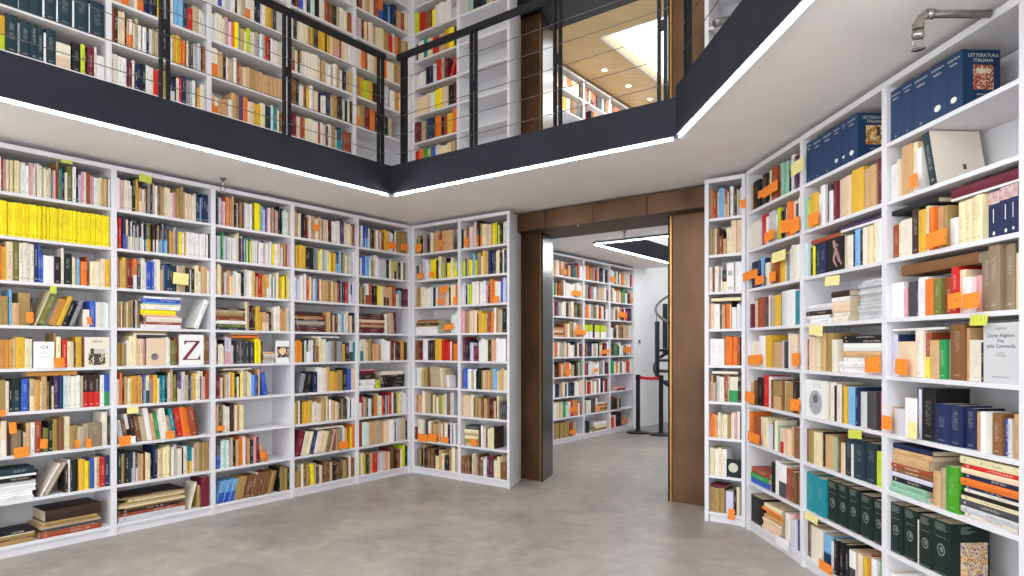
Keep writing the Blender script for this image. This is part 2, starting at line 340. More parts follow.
# ------------------------------------------------------------------ books: colours, and what stands on each shelf
PAL = dict(w=('e9e7e6', 'white'), i=('e4dccb', 'ivory'), c=('e6d9ae', 'cream'), y=('dcae36', 'golden'), Y=('f6e31a', 'yellow'), L=('bfd02c', 'lime green'),
    o=('e6772a', 'orange'), t=('cba274', 'tan'), P=('e4caab', 'peach'), b=('7d5534', 'brown'), n=('38261f', 'dark brown'), h=('a48852', 'ochre'), x=('8d7b63', 'taupe'),
    r=('c5261f', 'red'), R=('9a482c', 'rust'), m=('6d1f33', 'maroon'), p=('dd9fa4', 'pink'), v=('4f3a68', 'violet'), l=('cfcde2', 'pale lilac'), u=('3358b8', 'blue'),
    U=('1f2a52', 'navy'), N=('1b3a5e', 'steel blue'), s=('79b0da', 'sky blue'), e=('1c8391', 'teal'), q=('cfe2dc', 'pale aqua'), f=('8fbaa2', 'pale green'), g=('2f9350', 'green'),
    K=('43931f', 'bright green'), G=('14251f', 'bottle green'), O=('6f7136', 'olive'), k=('1a191d', 'black'), d=('454549', 'charcoal'), a=('8d8e93', 'grey'), A=('c3c3c6', 'light grey'),
    z=('b9a78c', 'beige'), j=('cd9246', 'amber'), T=('1d3540', 'dark teal'))
CASES = dict(A=cA, B=cB, C=cC, D=cD, E=cE, a=cAu, b=cBu, c=cCu, e=cEu)
SPEC = {
# left wall, first bay (from the left edge of the photo), top shelf to bottom shelf
'A00': 'i70:75 w20:78 R28:78 p16 i14 c18*6:76 w40:76 w25 z14 p20 i20 w14 i18*4 c28 i22 a12 p18 R12:80 k4 h16:95 t10 e14 m24:55 i20:70 O45:88 w25:88 G22:85 l20 p22 w20 R34:80 i14 p16 w20*2 c20*2:75 t25 n12 w14',
'A01': 'Y19*52:85',
'A02': 't40:78 R20:80 o30:82 y40:80 P55:95 O45:97 i30*4:95 U24:97 u16:95 u24:75 w75:68 _4 w8:70 k55:70 i20:92 G60:80 _4 c25:70 y10 s25:70 _6 o45:62 R18:78 _10 c40:66 i40:66 P35:74 y35:74',
'A03': 'z40:70 h22 i6 h35*2:70 i8 s22:85 t55:55 h90:80 n20:70 _6 c14:95>20 O60:88>20 a25:74>20 j65:72>20 y40:80>20 k40:70>20 k15:64>20 a35:70>20 i50:45 u45:68 i40:66 q45:66 w20:65',
'A04': 'j25*7:72 P25:74 y70:78 c30:76 i20:74 n8 Fw165:68=mono h14:90 c36:80 k12:70 r40:74 c25:70 P30:68 n10 y50:80 m10 Fi195:80=photo',
'A05': 'h130:80=1 i25:78 k25:80 G70:82+T u55:82 n10 z40:80+c j40:78 c18 t45:85 O20:72 n10 c20:60 v45:86 N30:86 q40:86 w25:86 i45:85 w25:85 z20:85 n45*3:88+r w35:85 u40:88+g ^300+395(j12)',
'A06': 'v30:76 k25 y35:84 i8 P50:88+i n30:60 x100:60 n8 c25:55 t40:78 w35:78 R55:80 m20:70 O45:60 G35:76 y8 h40:82 b45:84 c55:86 h60:60 z60:58 z45:64 x110:64 i50:92 n15:80',
'A07': 'S430(w6*6 A3 w4 a3 k10 w5 T16) n14:66 _15 i22:84>28 a14:82>28 z40:84>28 n30:70 w22:80 n14 k45:80 n10 y60:78 Y30 y20 u40:78 c20 P35 r40:78 N45:80',
'A08': 'S380(h9 b4 h8 i2 k8) _25 S520(R13 b3 d6 z4 t4 h9 n28) _65',
# left wall, second bay
'A10': 'w30:82 p45:85 i30*2:80 i20 k30:88 y30:88 t75:70+P n10 a75:92 w50:88 h40:78 c30*2:80 w25 p35 h60:88 t30 i25 P35 i45:80 U18:85 U20 s12 U22*3:82 l10',
'A11': 'l18:78 r40:90 U45+u:86 d28+c:84 w12 d20+q:84 w10 d28+P:84 w8 U26+q:84 w8 d14+w U22+s O48+y:82 k8 n16+w*3:80 y16 U22+s:84 N30+s*2:86 n12 j45:72 A22 a20 Y60:74 y10 w14*15:72 n6',
'A12': 't55:80 y30:84 h25:82 R45:76+m o35:84+w d35:70 w8 i35:86 l8 u75:84 w25:88 i35:88 t20:60 a14 N55:75 T65:84 i55:80 z35 n30:72 A12 n35:72 c40:82 q20:66 t60:80 w20:70',
'A13': 'h40:74 i8 h40:74 i10 h40:74 i8 n14 i12 x30:74 S350(w11 R7 i14 p6 Y15 w9 c6 s6 u10 w6) _95 w45:92>22 _20',
'A14': 'h90:64 w25:72 c70:88 P65:78 p20:76 FP185:78=ball w20:82 i20 O45:72 R30:80 Fw230:90=zed b55:92 ^165+300(w5 h8)',
'A15': 'P40:78 o45:88 t25 c30:75 y30:80 j35*2:80 P12 n14 u28:82+s c35:80+d a22 o15 y35:80 c20 e55:80 k20:86 A14 i45:90 n8 O35:80 k8 v40:84+i A30:88 z30:76 n24:80 a20 y30:82 i45:88 n8 i25:88 p18 R40:86 ^540+285(w3 u6)',
'A16': '_6 A50:66<9 b40:64<9 w35:82+k<9 n40:75<9 b55:72<9 z55:70<9 w50:95<9 t30:78<9 w10<9 g40:76<9 w14<9 i60:90<9 z40:66<9 e40:86<9 k10<9 r60:86<5 o55:88<5 o20<5:86 R55:88<5 m10<5 _110',
'A17': 'T75:84 T80:84 d25:80+A A25:80 d20+l:80 t45:80 n12 R10 c50:78 k30 U50:88 P55:88 c60:88 L45:84 A35:86 i50:80 k12 i20*2:80 e50:84+y i20 t15 z45:88 h30*2:84 h40:84',
'A18': '_20 S640(A15 R9 n9 h5 c5 z4 h5 c5 z4 h4 n3) _30 i20:80>14 h30:68 m75:90 _10',
# left wall, third bay
'A20': 'd35:80 l25:82 l20:80 p20 w12 o55:92 t50:88 k20:70 i25:75 b55:82 w22*4:80 U8 O22:74 Y75:84 s20 l30 u6 p40*2:80 m14 p30:78 k50:88 q35:80 i20 P20',
'A21': 'A18*4:74 g20:85 A18*4:74 w16*4:74 i25:84 c10:92 v35:80 q45:80 e25:80 g25 Y25:78 i25:76 w22*2:74 k6 w20*3 k4 p15 w18*2 l18 w18 k5 Y14*2:72 w20*2 P15 w30 t30:84 n8 t25:82 p18',
'A22': 'i25:74 c45:95 b40:85 l20:70 t35:80 P50:66 w35:78 i30:72 T25:76 k15 A20 i35:84 w45:80 y35:80 t20:66 r25:76 R20 j30:70 t30:75 y25+w w20:78 k14 q35:72 n5 c30:84 k14 y25:75 Y60:80 c15',
'A23': 'S310(T8 O10 w9 i3 R7 b8 h9 z8 n7) i35:88 k45:80 n20 y45:80 y20:60 t70:60+P n25:62 z25:70 w20 i35:85 t30 j20:68 z20:80 i14 k12:70',
'A24': 'i15:80 n20 i60:62 k8 l60:90+p A15:60 n12 d60:72 a8 d60:72 a8 d60:72 Y60:80 n20 S120(A12 z8 A9 t8) Fw130:74=dish _5 ^165+265(o7 R5 i4)',
'A25': 'm40*3:72 A15 z15 w12 y50:84 e15 k20:80 c25:66 k8 Y60:86 k8 c35:84 i20 s35:70 u20 n12 t25:88 u55:78<10 _225 ^90+300(i5)',
'A26': 't70:86 h30 i40:85 i20 w15:80 n30:90 R40:90 t10 j25:88 c40:88 _520',
'A27': 'd65:85+u q80:85 A15 z25:88 k30 t30:80 o40:85 i25:88 t40:86 i10 n35:75 p40:85 m20:80 t35:55<10 o25:35<10 _220',
'A28': '_12 s18*8:68+u>13 h25*3:72>13 b20*4:72>13 i8>13 b30*4:74>13 h25*2>13:72 k30:80 h30*2:80 _4',
# left wall, fourth bay
'A30': 't40:85 i30:82 k14 k15:80 R25:78 i8 w25:80 t40:80 i20 t20 P25*3:75 k18:45 m14:75 w25:80 w15 i25:82 l20:80 v30:85 i30:78 c20 z15 R14:76 n12',
'A31': 'k22:80 y23*4:82 k14 k60:80 a15*2:78 Y14 c18 Y14:80 s15 A25 c15 Y40:72 y20 N30:74+s s15 w10 k8 h15:75 q25:70 z25:70 A25:72 w20:85',
'A32': 'w20:78 s20 l14 w25:88 P15 w25:90 r15:82 y20 w25:84 A15 s15 v25:78 o8 c15:80 t25*2:75 h35:80 c18 t20*2:72 R14 U45:78 m8 r35:80 A15+w:78 U20+l l20:80',
'A33': 'S265(n8 m9 d7 z9 a5 n7 t5 R7 n12) _4 t50:72 t45:70 i15:66 s14 N40:66 w10 R12 P25:64 n14',
'A34': 'y25:74 o30:78 y18:72 n10 i20:76 q10 U35:80+w l14 d35:66 R15:55 c35:84 w25:82 A35:72 A14 a45*2:82 y30:65 n14 v20+k:70 A30:76+d e10 ^155+240(w5)',
'A35': '_50 a35:68>12 k50:70>5 U40:74 w50:88 i60:86 y45:74 j30:68 h45:74 k15 n20:82 u60:84',
'A36': 'y30:74 m20 i20:80 n8 y30*3:76 c25 i25:70 c20 i25*2:66 t30:84 h40:90 n10 w30:76 t25 P40:68 n20 h30:76 d35:82 w40:86 d10 w25:76',
'A37': 'm65:84>14 i35:80>14 c30*2:78>14 N40:78>14 w40:74>14 P40:76>14 c35:74>8 O30:76>8 b10>8 p35:75>8 h25 a35:78 w30:80 y25 R30:84 Y15 o25:84 ^220+255(i5)',
'A38': 'h50:60 h48:62 i25:78 b30 h35:68 Y50:72<4 z20 d60:62 n20 b40*2:66 z20 n50:62 b50:66 d30 h40:66 b25 i25:80 b40:70',
# left wall, fifth bay (corner)
'A40': 'P14 R14:72 w20:78 u45:80+s w15 l12 k15 O10 n30:70 w20 m20:74 i8 R35:72 y35:84 A20 w30:75 k30:85 h30*3:85 b15:88 _4',
'A41': 'h25:60 w14 u30:74 s40:74 q14 h40:66 w35:88 l20 A30*2:72 k22:74 c18 z30:68 L30:72+k z18 k20 i14:75 n14 c25:60 _6',
'A42': 'k12 h40:60 z12 w35:78+R R30:80 k40:72 Y35:76 c25:74 t40:72+n t30:74 R35:84 P25:50 s25:66 n15 m40:78',
'A43': 'S210(n5 m12 n5 t9 R9 P11 n5 m8 n10) i20 _4 z40:80<4 m30:84<6 _80',
'A44': 'c20:70 q25:82+e P40:80 h20:85 k10 t75:66 w40*2:84 m20:80 P8 n40:78 j25:80 n20 _10',
'A45': 'S140(w12 w12 w10 d4 n18 m12 p5) L30:30 _10 S195(k13 k13 k15 n8 i14) _20',
'A46': 'w35:55 r8 z45:80 n14 q20 N30:82 o10 h30:84 c10 i25:80 r35:80 w14 U10 p15 r25:84 i40:86 a8 Y30:84 i35:86 w12:80 l20',
'A47': 'R30:84 q60:86 t45:88 z45:88 t30:84 P80:90 n14 A40:86 z35:88 n20',
'A48': 'L75:84 n20 h50:76 r35:74 A30*2:72 p12 t40:76 m20:84 b30:86 n20 R30 c14 L25:88 k30:80',
# corner bookcase beside the doorway
'B00': 'O20:60+o h20:70 k25:60 z10 a20:70 n20:55 t30:75 j20 t30:82 R20:65+o t10:78 Ft85:76=plain _48',
'B01': 'd20:62+z z40:62 l25:84 w20 A20:65+q Y45:85 k10 c20:88 L45:64 k10:80 Y35:64 i10 L35:64+Y k10',
'B02': 't14 h30:80 P10 i45:76 w20 i25:78 U14 w50:75 p30 c25:80 n25:70 c20 i14:80 o25:75',
'B03': 'S180(w14 w14 h6 G8 h8 R5) _105 q25:70 w30:80',
'B04': 'b25:78 m40:75 w35:84 k25 n40:80 y45:92 k8 r60:80 i15:75 R20 o30:66 m10 ^20+140(w4)',
'B05': 's8 i25:76 c20:78 z20 h25:75 b12 z35:80<5 z30*2:80<5 c25:76<5 z25:70<5 w25<5:50 _75',
'B06': 'R14:70 t20*2:72 i35:86 z35:84 O20 c35:78 i20 h35:80 L8 A85:86 _50',
'B07': 'm14:50 i20*3:80 z30:84 w14 c14 h25 t40:72+o z14 i15 R35:78 i20 n20 l20:78 U10 w15 a20 _6',
'B08': 'a20:70 h40:72 k12 t14:92 n40:80 b50:74 k20 c30:50 t25 c25:66 k45:60 h25:84 i30:92 z40:88',
'B10': 'k14:70 w30:72 R20+o w35:80 p14 i14:92 h50:90+o c40:82 P40 i14 R12 Y20 L35:82 Y25 k10 c14 q14 i10',
'B11': 'L25:60 U14:70 z25:72 Y25:60 s20:84 L20:58 h30:85 w14 y45:90 U45:88 d10 c35:88 k20 i14:92 d25:85',
'B12': 'w14 A20:80 U10 w20:78 L25:75 i30:85 w30:86 z20:75 w45:88 p25:70 d20:65 o40:90 i30:80 w30:78 u20:88 l25:90 s8',
'B13': 'p25:84 _6 h35:82 P65:86 k8 y60:80 L8 t10 R35:50 o20 i45:90 z35:84 k35:86',
'B14': 'm30:92 k30:80 U14 l25:70 m45:62 _4 w60:84 i25:78 n35:80 t30:85 p14 w20:86 Fw70:84=sketch',
'B15': 'h8 u35:78 w35:76 z50:76 k8 G30:80 h20 i20 t45:76 h30 s25:80 l15 y45:84 c30:75',
'B16': 't14:80 P50:88 c35:88 b12 h20*2:75 t35*2:74 b20 k20 R30:72 n10 c14:85 z10 d60:66',
'B17': '_20 S125(t12 h14 c12 z10 c14 d14) k14 w35:80 v25:72 c50:78 n8 _95',
'B18': 'b50*2:68 c12 i14:80 z40:78 n10 c14 b45:66 l12:75 m14 v12 m30 O20 i25:66 c30:80 b30*2:62',
# narrow bookcase right of the doorway
'C00': 'h35:80 R35:78+r i30 s50:82 l10 R30:78+t i14 b10 w35:84 z14 n30:80 i10 L14+l l25:75',
'C01': 'h35:76 z20 w20:80 b30 R35:55 k10 t35:45 c35:78 i20 P60:95 P60:97',
'C02': 'i25:72 R20:72 w35:74 z14 w20 n45:62+c Fw75:80=greenlabel w70:84',
'C03': 'P45:74 w50:72 d25:70 t30:70 o45:72 i14 n8 w45:62 w30 l20:66 ^10+290(c9)',
'C04': 'w70:78 w75:78 o25:84 o25*4:84 R20:82 _25',
'C05': 'p20:58 t14 z30:55 A35:76 i50:74 R40:80 z14 i95:74+g n40:60 ^20+270(i8)',
'C06': 'o55:70 t40:66 i35:74 c25 i40:70 h55:70 i35 p30 i35:80 d20',
'C07': 'c45:78 w35:76 c35:78 w45:76 FG150:48=seal',
'C08': 'h50*3:72 k12 l75:66 b8 k20 i25:80 z20:80 k10:70 ^0+155(m5)',
# right bookcase, far bay
'D00': 'z12:66 t14:70 k45:74 i8 n30:78 n20 c14:80 R40:80 z20:78 f20*2:80 k20:55 i25:85 l12 v20:75 m14 k12',
'D01': 'i55:75 l10:70 r35:85 i14 A25*2:82 w10 L20:84 n14 d20:78 w14 o30:85 P30:82 d14 w25:86+g',
'D02': 'n14:65 U35:72 U14 s14 U14:75 i25:60 h30:75 R30:78 y35:76 i14 a14 w14 i25:85 w50:82',
'D03': 'm14:66 P20:75 R45:80 d20 w14:82 z30:78 y35:80 k14 A25:85 w55:86 e45:80',
'D04': 'i55:70 _5 w40:84 y35:86 k10 t50:68 A20 d10 w30:86 P45:84 A25:50',
'D05': 't30:62 b14 k35:76 r40:86 w25:82 b14 h55:74+t b14 i20:75 h55:72 n35 i30:40+o',
'D06': 'o14:86 g14 R40:74 c25:78 w10 c20:80 l35:66 O20 i14 f25:65 P25:62+r P25*2:64 t30 b50',
'D07': 'S125(u14 g14 R16) _6 k25:75 w25:82 w50:80+d R35:75 b35*2:74',
'D08': 'k75:74 S130(P10 P10 P10 t10 y10 o8 c12) e25:72 i30:75 p14 l30:70 U30:72',
# right bookcase, middle bay
'D10': 'N42:90=set N60:90=set N65:90=set N50:90=set N37:90=set N65:90=set2 _170',
'D11': 'f22:72 L10 y50:78 w20 w28:86 d25:84 w25:66 m20:82 P55:84 P35:82 y75:88 t35:80 t40:82 m40:92 P20:88',
'D12': 'q20:78 k20:66 Y14:66 T35:68 U35:66 Fk110:72=dancer i40:68 U10 s30:74 k25 i25:72 c30:74 c25:76 w45:78 ^25+165(R10) ^195+270(w5 v6)',
'D13': 'S150(w10 w8 n10 A8 w6) S110(i10 i10 P22 w10 n12) _50 S155(A7*11)',
'D14': 'R15:72 P35:76 c35:82 t30:84 h40:84 i30:70 S260(w12 w10 w10 t12 w16 k8 k8)',
'D15': 'Fw150:86=emblem i40:84 n8 i35:82 h25:80 y20 s60:78 U25 A45:72 d40*2:72 m45:74',
'D16': 'b20:75 h30:76 c45:76 n8 t60:74 f35:72 b10 P30:66 T45:80 w6 T70:80 w6 T70:80 L45:68',
'D17': 'e55:84 w6 e60:82 i8 G62:86=seal G62:86=seal G62:86=seal w6 G75:82=seal w5 G65:82=seal',
'D18': 'd25:80 h10 i70:78 w8 s50:74+N w25:66 k25*3:74 w40:66+d t25 i45:70 y25 R20 w30 A20 g35',
# right bookcase, nearest bay
'D20': 'N75:90=set N70:90=set N105:90=set N105:90=set N100:90=set3 _380',
'D21': 'w55:64 i8 t75:92 c30:90 w40:74 T50~i:95<12=mark _577',
'D22': 'R40:62 c18:64 i72:66 n50:80 y45:74 c25:76 o30:72 t60:70 h25:66 w52:46 c44*4:68 U82:70=saga U85:72=saga U70:71=saga ^0+290(k9) ^370+460(w4 m16)',
'D23': 'w78:62 p18:52 d50:62 v14:58 w65:66 o55:60 O50:58 R50:60 r45:74 P40:68 w55:55 p35:55 x75:92 x75:94 x65:95 c60:80 ^60+480(b18)',
'D24': 'l40:78 U12:76 P100:64 i50:84 R35:80+Y t70:66 g42:66 w22:66 b90:90 t18:85 i95:66 k14:60 FA240:90=poem ^0+330(w4)',
'D25': 't22:48 A50:48 w75:70 k22:88 l20:88 k85:90 U85:66 U80:66 U70:66 t55:60 w28:62 i30:58 b60:62 u25:56 A27:56 t42:64 h30:62',
'D26': 'S265(f10 f9 k9 l8 b8 R8 t18 t9 U9) t48:60 z45:66 K80:74 S395(i7 A10 d11 c6 k7 i5 U5 o12 U8 P9 r7 c12)',
'D27': 'G78:88=seal i6 G85:88=seal i8 G90:86=seal G110:86=seal2 _450',
'D28': 'w35:70 U40:55 L85:55 K100:60 _570',
# gallery, left wall
'a07': 'N60:88 w10 y60:80+L N70:88 A14 N60*2:86 N40 N35 w12 N60:84 i85:60 _10 k45:72 L25 k14 m40:74 i15 w45:60',
'a06': 'T60:88 w10 y60:84+L T70:88 A14 T60:86 T40:84 T35 w12 T60:84 i85:60+P _10 k45:72 L25 k14 m40:74 i15 w45:60',
'a05': 'T80:88 T100:88 w10 T55:88 T60 w12 T60:88 w8 T75:88 w10 T75:88 w6 T75:88',
'a16': 'i75:80 w30 m45:78 i14 U45:70 U14 k25:78 w25 i30:75 r30:70 z25 h30:75 k30 U35:65+w k10 i25 r14 U30:80 a25 w40:75 k8 y25:60 i25:70 w15',
'a15': 'R45:88 i12 c45:86 k10 t40:74+o o8 i14 z25:84 w25 k8 w25 k20 w30 z40*2:80 k30 k20 l15 y25*3:80 o20 k12 i14 O35:78 i14 A35:84 l10 k14 R20',
'a14': 't30 t35 o60 i15 o35 U50 k30 Y30:90 d8 l10 m14 i25 s50:82 T25 r30 z35 i14 A20',
'a26': 't45:52+o t45*2:52 t30 h20:75 v25:78 o30:78 i40:70 y40:70 c30 T35:72 q15 e30:74 c14 b40:68',
'a25': 'i40:84+o t35 n25 i14 z30 w20 R15 t50*6:66',
'a24': 'w30 i25*2:84 c25 p30:88 l14 o25 Y30:82 s25 y25 i14 L20 i20 w45:80 s15 w35:88 k8 r25:80 n8 w35*2 A20 w25',
'a23': 'w25*2 u20 w25 A30 w25 k20 i30 z15 w30+o i30 k14 U40 w14 y35 h15 d25 A35 w20',
'a36': 'm50:80 P25 R30 c30 i35*2 R20:75 i25 P14 v15 i30 h25 A14 N30+e e10 R30*2 n10',
'a35': 'R35:85 G25:88 i30 b25 y40:80 i12 P25 m10 U14 i35 N30:80 t20 h30 n35 A14 k40 n15',
'a34': 'o35:80+R i25 n10 j20+i w30:82 i25*4:85 c20 n8 t30 i25 w40*2:78 i14 w20 n25 z30 t20',
'a33': 'i35:84 k10 i30*2:80 c25 z25 y15 d40:80 y25*2 n14 y25 P20 t40:78+p R15 P30 i25 w25',
'a32': 'k30 R25 u20 w20 i8 T20 q25 k30 i30 R25 b25 n30 z20 w25:80 c14 R30',
'a45': 't20+o h25 m30:80 o25 n10 R25 A15 k40 _80',
'a44': 'h25 y25 L20 y25 n30 w30 A25 k8 w25 j25 c25 j25',
'a43': 'i25 o20 R14 i35 t25 w14 o25 i30 h15 t25 c30',
'a42': 'p20 A20 m15 c25 o15 i25 z20 c30*2 h25 r30 A15 o25 U10 O35 h20',
'a41': 'k14 R25 i20 t30 i20 R25 o25+u N30 s14 U35:88 t30 R20 i14',
# gallery, corner
'b06': 'r25 o30 g25 L20 u25 i35 c25*3 t30 n14', 'b05': 'm30:80 z30 b14 N35:82 n10 o40:82 k20 R20 y30 o30:88', 'b04': 'c35:70 P60 q20 Y45:84 P35 k35:80 m25:84',
'b03': 'w60:55 k14 U20:70 q20:75 r50:88 m20 _10 r14:72>22 _30', 'b02': 'k12 i25 e35 r30 z20 y25 Y20 k14', 'b01': 'L25 r25 R30 b14 Y14 w25*4:84 A40:40', 'b11': 'A25 f20 k30 T40 k50',
'c02': 'h30 t30 w20 n20 i30 h40', 'c03': 'i30 w30 t20 k30 w30', 'c01': 'i30 w30 h20 k30 t30',
# through the upper opening
'e30': 'i14 k10 R14 o40 s20 k20 w14 o20', 'e31': 'k12 o14 n10 _60 k14', 'e32': 'L30 Y20 d20 s14 w10 U10', 'e20': 'R30 k14 i10 o30+k R30 T40 i14 d20 o20', 'e21': 'r20 _30 k14 o20 _80', 'e10': 'o30 P30 i20 o30+i P40 n14', 'e11': 'h20 k14 y20 i14 b20 d20', 'e00': 'w20 U40 k10',
}
# the far room's shelves: small mixed runs
_r2 = random.Random(5)
for bay in (1, 2, 3):
    for row in range(9):
        key = 'E%d%d' % (bay, row)
        if key == 'E22': pass
        t = []; n = 0
        while n < 100:
            w_ = _r2.choice((6, 7, 8, 9, 11)); n += w_
            t.append('%s%d:%d' % (_r2.choice('iiiiwwwttPRnkdhacUUrozmqgzzobNi'), w_, _r2.randint(62, 84)))
        if row in (6, 7) and bay == 3: t = t[:6] + ['_50']
        if row == 8 and bay == 3: t = t[:8] + ['_25']
        SPEC[key] = ' '.join(t)
SPEC['E23'] = 'w16:56 k2 w16:56 n4 w17:56 _3 w18:56 _8 '.replace('w16:56', 'L16:72+w').replace('w17:56', 'L17:72+w').replace('w18:56', 'L18:72+w')
SPEC['E36'] = '_25 S40(m12 p10) _25'; SPEC['E28'] = 'd14:70 T8:68 _14 S50(h14 c12 i10 w12) _6'; SPEC['E27'] = 'R8 i10 w10 d22:80 i6 S42(h12 b10 t12 R10 i8) _2'
SPEC['E13'] = 'S45(t11 R11 P11 t11 b9) R9:66 t10:70 i8 h12:84 k3 i9 t9 o8 t9'; SPEC['E18'] = 'h14*5:82 R14:70 z10:76 _24'
def tokens(s):
    out, depth, cur = [], 0, ''
    for ch in s.strip():
        if ch == '(': depth += 1
        if ch == ')': depth -= 1
        if ch == ' ' and depth == 0:
            if cur: out.append(cur)
            cur = ''
        else: cur += ch
    return out + ([cur] if cur else [])
RX = re.compile(r'^(F?)([A-Za-z])(\d+)(.*)$')
BOOKS = []
def stack_items(body):
    r = []
    for q in body.split():
        m_ = re.match(r'([A-Za-z])(\d+)(?:\*(\d+))?', q)
        r += [(m_.group(1), int(m_.group(2)))] * int(m_.group(3) or 1)
    return r
def fill(case, key, spec):
    fr, bay, row = case.fr, int(key[1]), int(key[2])
    slant = case in (cB, cBu) and bay == 1
    x0, x1 = case.bays[bay][1] + .004, case.bays[bay + 1][0] - (.024 if slant else .004)
    zb = case.zs[row] + .0008; top = (case.zs[row - 1] - SH_T) if row else case.top - .035
    clear = top - case.zs[row]; D_FRONT = .022
    items, tops = [], []
    for t in tokens(spec):
        if t[0] == '_': items.append(['gap', float(t[1:])]); continue
        if t[0] == '^':
            m_ = re.match(r'\^(\d+)\+(\d+)\((.*)\)', t); tops.append((float(m_.group(1)), float(m_.group(2)), stack_items(m_.group(3)))); continue
        if t[0] == 'S' and '(' in t:
            m_ = re.match(r'S(\d+)\((.*)\)', t); items.append(['stack', float(m_.group(1)), stack_items(m_.group(2))]); continue
        m_ = RX.match(t); front, c, w_, rest = m_.group(1) == 'F', m_.group(2), float(m_.group(3)), m_.group(4)
        g = lambda rx, d=None: (re.search(rx, rest).group(1) if re.search(rx, rest) else d)
        n = int(g(r'\*(\d+)', 1)); h = g(r':(\d+)'); lean = float(g(r'>(\d+)', 0)) - float(g(r'<(\d+)', 0))
        for k in range(n):
            hh = (float(h) / 100 + rng.uniform(-.012, .012)) if h else rng.uniform(.68, .8)
            items.append(['front' if front else 'stand', w_, c, min(hh, .97) * clear, rad(lean), g(r'\+([A-Za-z])'), g(r'~([A-Za-z])'), g(r'=(\w+)')])
    if key[0] in 'ABab' and key[:2] != 'A0' and not key in ('a05', 'a06', 'a07', 'A18'):
        ws = sorted(i[1] for i in items if i[0] == 'stand'); md = ws[len(ws) // 2] if ws else 0; out = []
        for it in items:      # thick runs of one colour are two or three slim volumes
            if it[0] == 'stand' and not it[7] and not it[4] and it[1] > 1.2 * md:
                n = 3 if it[1] > 2.1 * md else 2; f = [rng.uniform(.7, 1.3) for _ in range(n)]
                for k in range(n): out.append(it[:1] + [it[1] * f[k] / sum(f), it[2] if k == 0 or rng.random() < .6 else rng.choice('izctbhnPwd'), min(.97 * clear, it[3] * rng.uniform(.9, 1.04))] + it[4:])
            else: out.append(it)
        items = out
    per_m = sum(i[1] for i in items) / (x1 - x0)
    # leaning runs rest on their neighbour: leave the room they need
    k = 0
    while k < len(items):
        it = items[k]
        if it[0] == 'stand' and it[4]:
            e = k
            while e < len(items) and items[e][0] == 'stand' and (items[e][4] > 0) == (it[4] > 0) and items[e][4]: e += 1
            run = items[k:e]; an = run[0][4]
            for q in run: q[4] = an
            wid = [q[1] for q in run]
            if an > 0:
                need = max(q[3] * math.sin(an) * per_m * 1.04 - sum(wid[j + 1:]) for j, q in enumerate(run))
                if e == len(items) or items[e][0] != 'gap': items.insert(e, ['gap', need]); e += 1
                else: items[e][1] = max(items[e][1], need)
            else:
                need = max(q[3] * math.sin(-an) * per_m * 1.04 - sum(wid[:j]) for j, q in enumerate(run))
                if k == 0 or items[k - 1][0] != 'gap': items.insert(k, ['gap', need]); e += 1
                else: items[k - 1][1] = max(items[k - 1][1], need)
            k = e
        else: k += 1
    tot = sum(i[1] for i in items); p0, p1 = fr.px_at(x0, D_FRONT), fr.px_at(x1, D_FRONT)
    conv = lambda t: min(max(fr.u_at(p0 + (p1 - p0) * t / tot, D_FRONT), x0), x1)
    pos = 0.; order = 0; placed = []; nstack = 0
    base = dict(case=case, key=key, fr=fr, bay=bay, row=row)
    def maxd(u): return min(.30, (1.387 - u) / .414 - .008) if slant else .30
    for it in items:
        u0, u1 = conv(pos), conv(pos + it[1]); pos += it[1]
        if it[0] == 'gap': continue
        if it[0] == 'stand':
            T = max(.0022, (u1 - u0) * math.cos(it[4]) - .0012); h = it[3]; d0 = D_FRONT + rng.uniform(-.012, .016)
            if it[2] in 'GNT' and T > .015: d0 = D_FRONT
            D = .25 if it[6] else min(max(.11, h * .7 + rng.uniform(-.01, .01)), .27, maxd(u1 + h * math.sin(max(0, it[4]))) - d0)
            if D < .01: continue
            placed.append((u0, u1, h)); order += 1
            if it[4] > 0: u0 = u1 - T * math.cos(it[4])
            BOOKS.append(dict(base, type='stand', u=u0, T=T, D=D, H=h, z=zb, d=d0, lean=it[4], c=it[2], c2=it[5], cov=it[6], dec=it[7], order=order, len=u1 - u0))
        elif it[0] == 'front':
            Wd = max(.02, u1 - u0 - .006); u0 += .0035; T = rng.uniform(.012, .022); placed.append((u0, u1, it[3])); order += 1
            BOOKS.append(dict(base, type='front', u=u0, T=T, D=Wd, H=it[3], z=zb, d=D_FRONT - .008, lean=0, c=it[2], c2=it[5], cov=it[6], dec=it[7] or 'plain', order=order, len=Wd))
        else:
            z = zb; nstack += 1
            sc = min(1., (clear - .006) / (sum(t for _, t in it[2]) / 100 * .285 + .0006 * len(it[2])))
            for q, (c, th) in enumerate(it[2]):
                T = th / 100 * .285 * sc; L = (u1 - u0 - .004) * rng.choice((1., .98, .95, .9, .86)); off = rng.uniform(0, (u1 - u0 - .004 - L))
                D = min(.27, max(.13, L * .72), maxd(u1) - D_FRONT); order += 0
                BOOKS.append(dict(base, type='lie', u=u0 + .002 + off, T=T - .0006, D=D, H=L, z=z, d=D_FRONT + rng.uniform(-.006, .012), lean=0, c=c, c2=None, cov=None, dec=None, order=q + 1, stack=nstack, nst=len(it[2]), len=L, on=False))
                z += T
            placed.append((u0, u1, z - zb))
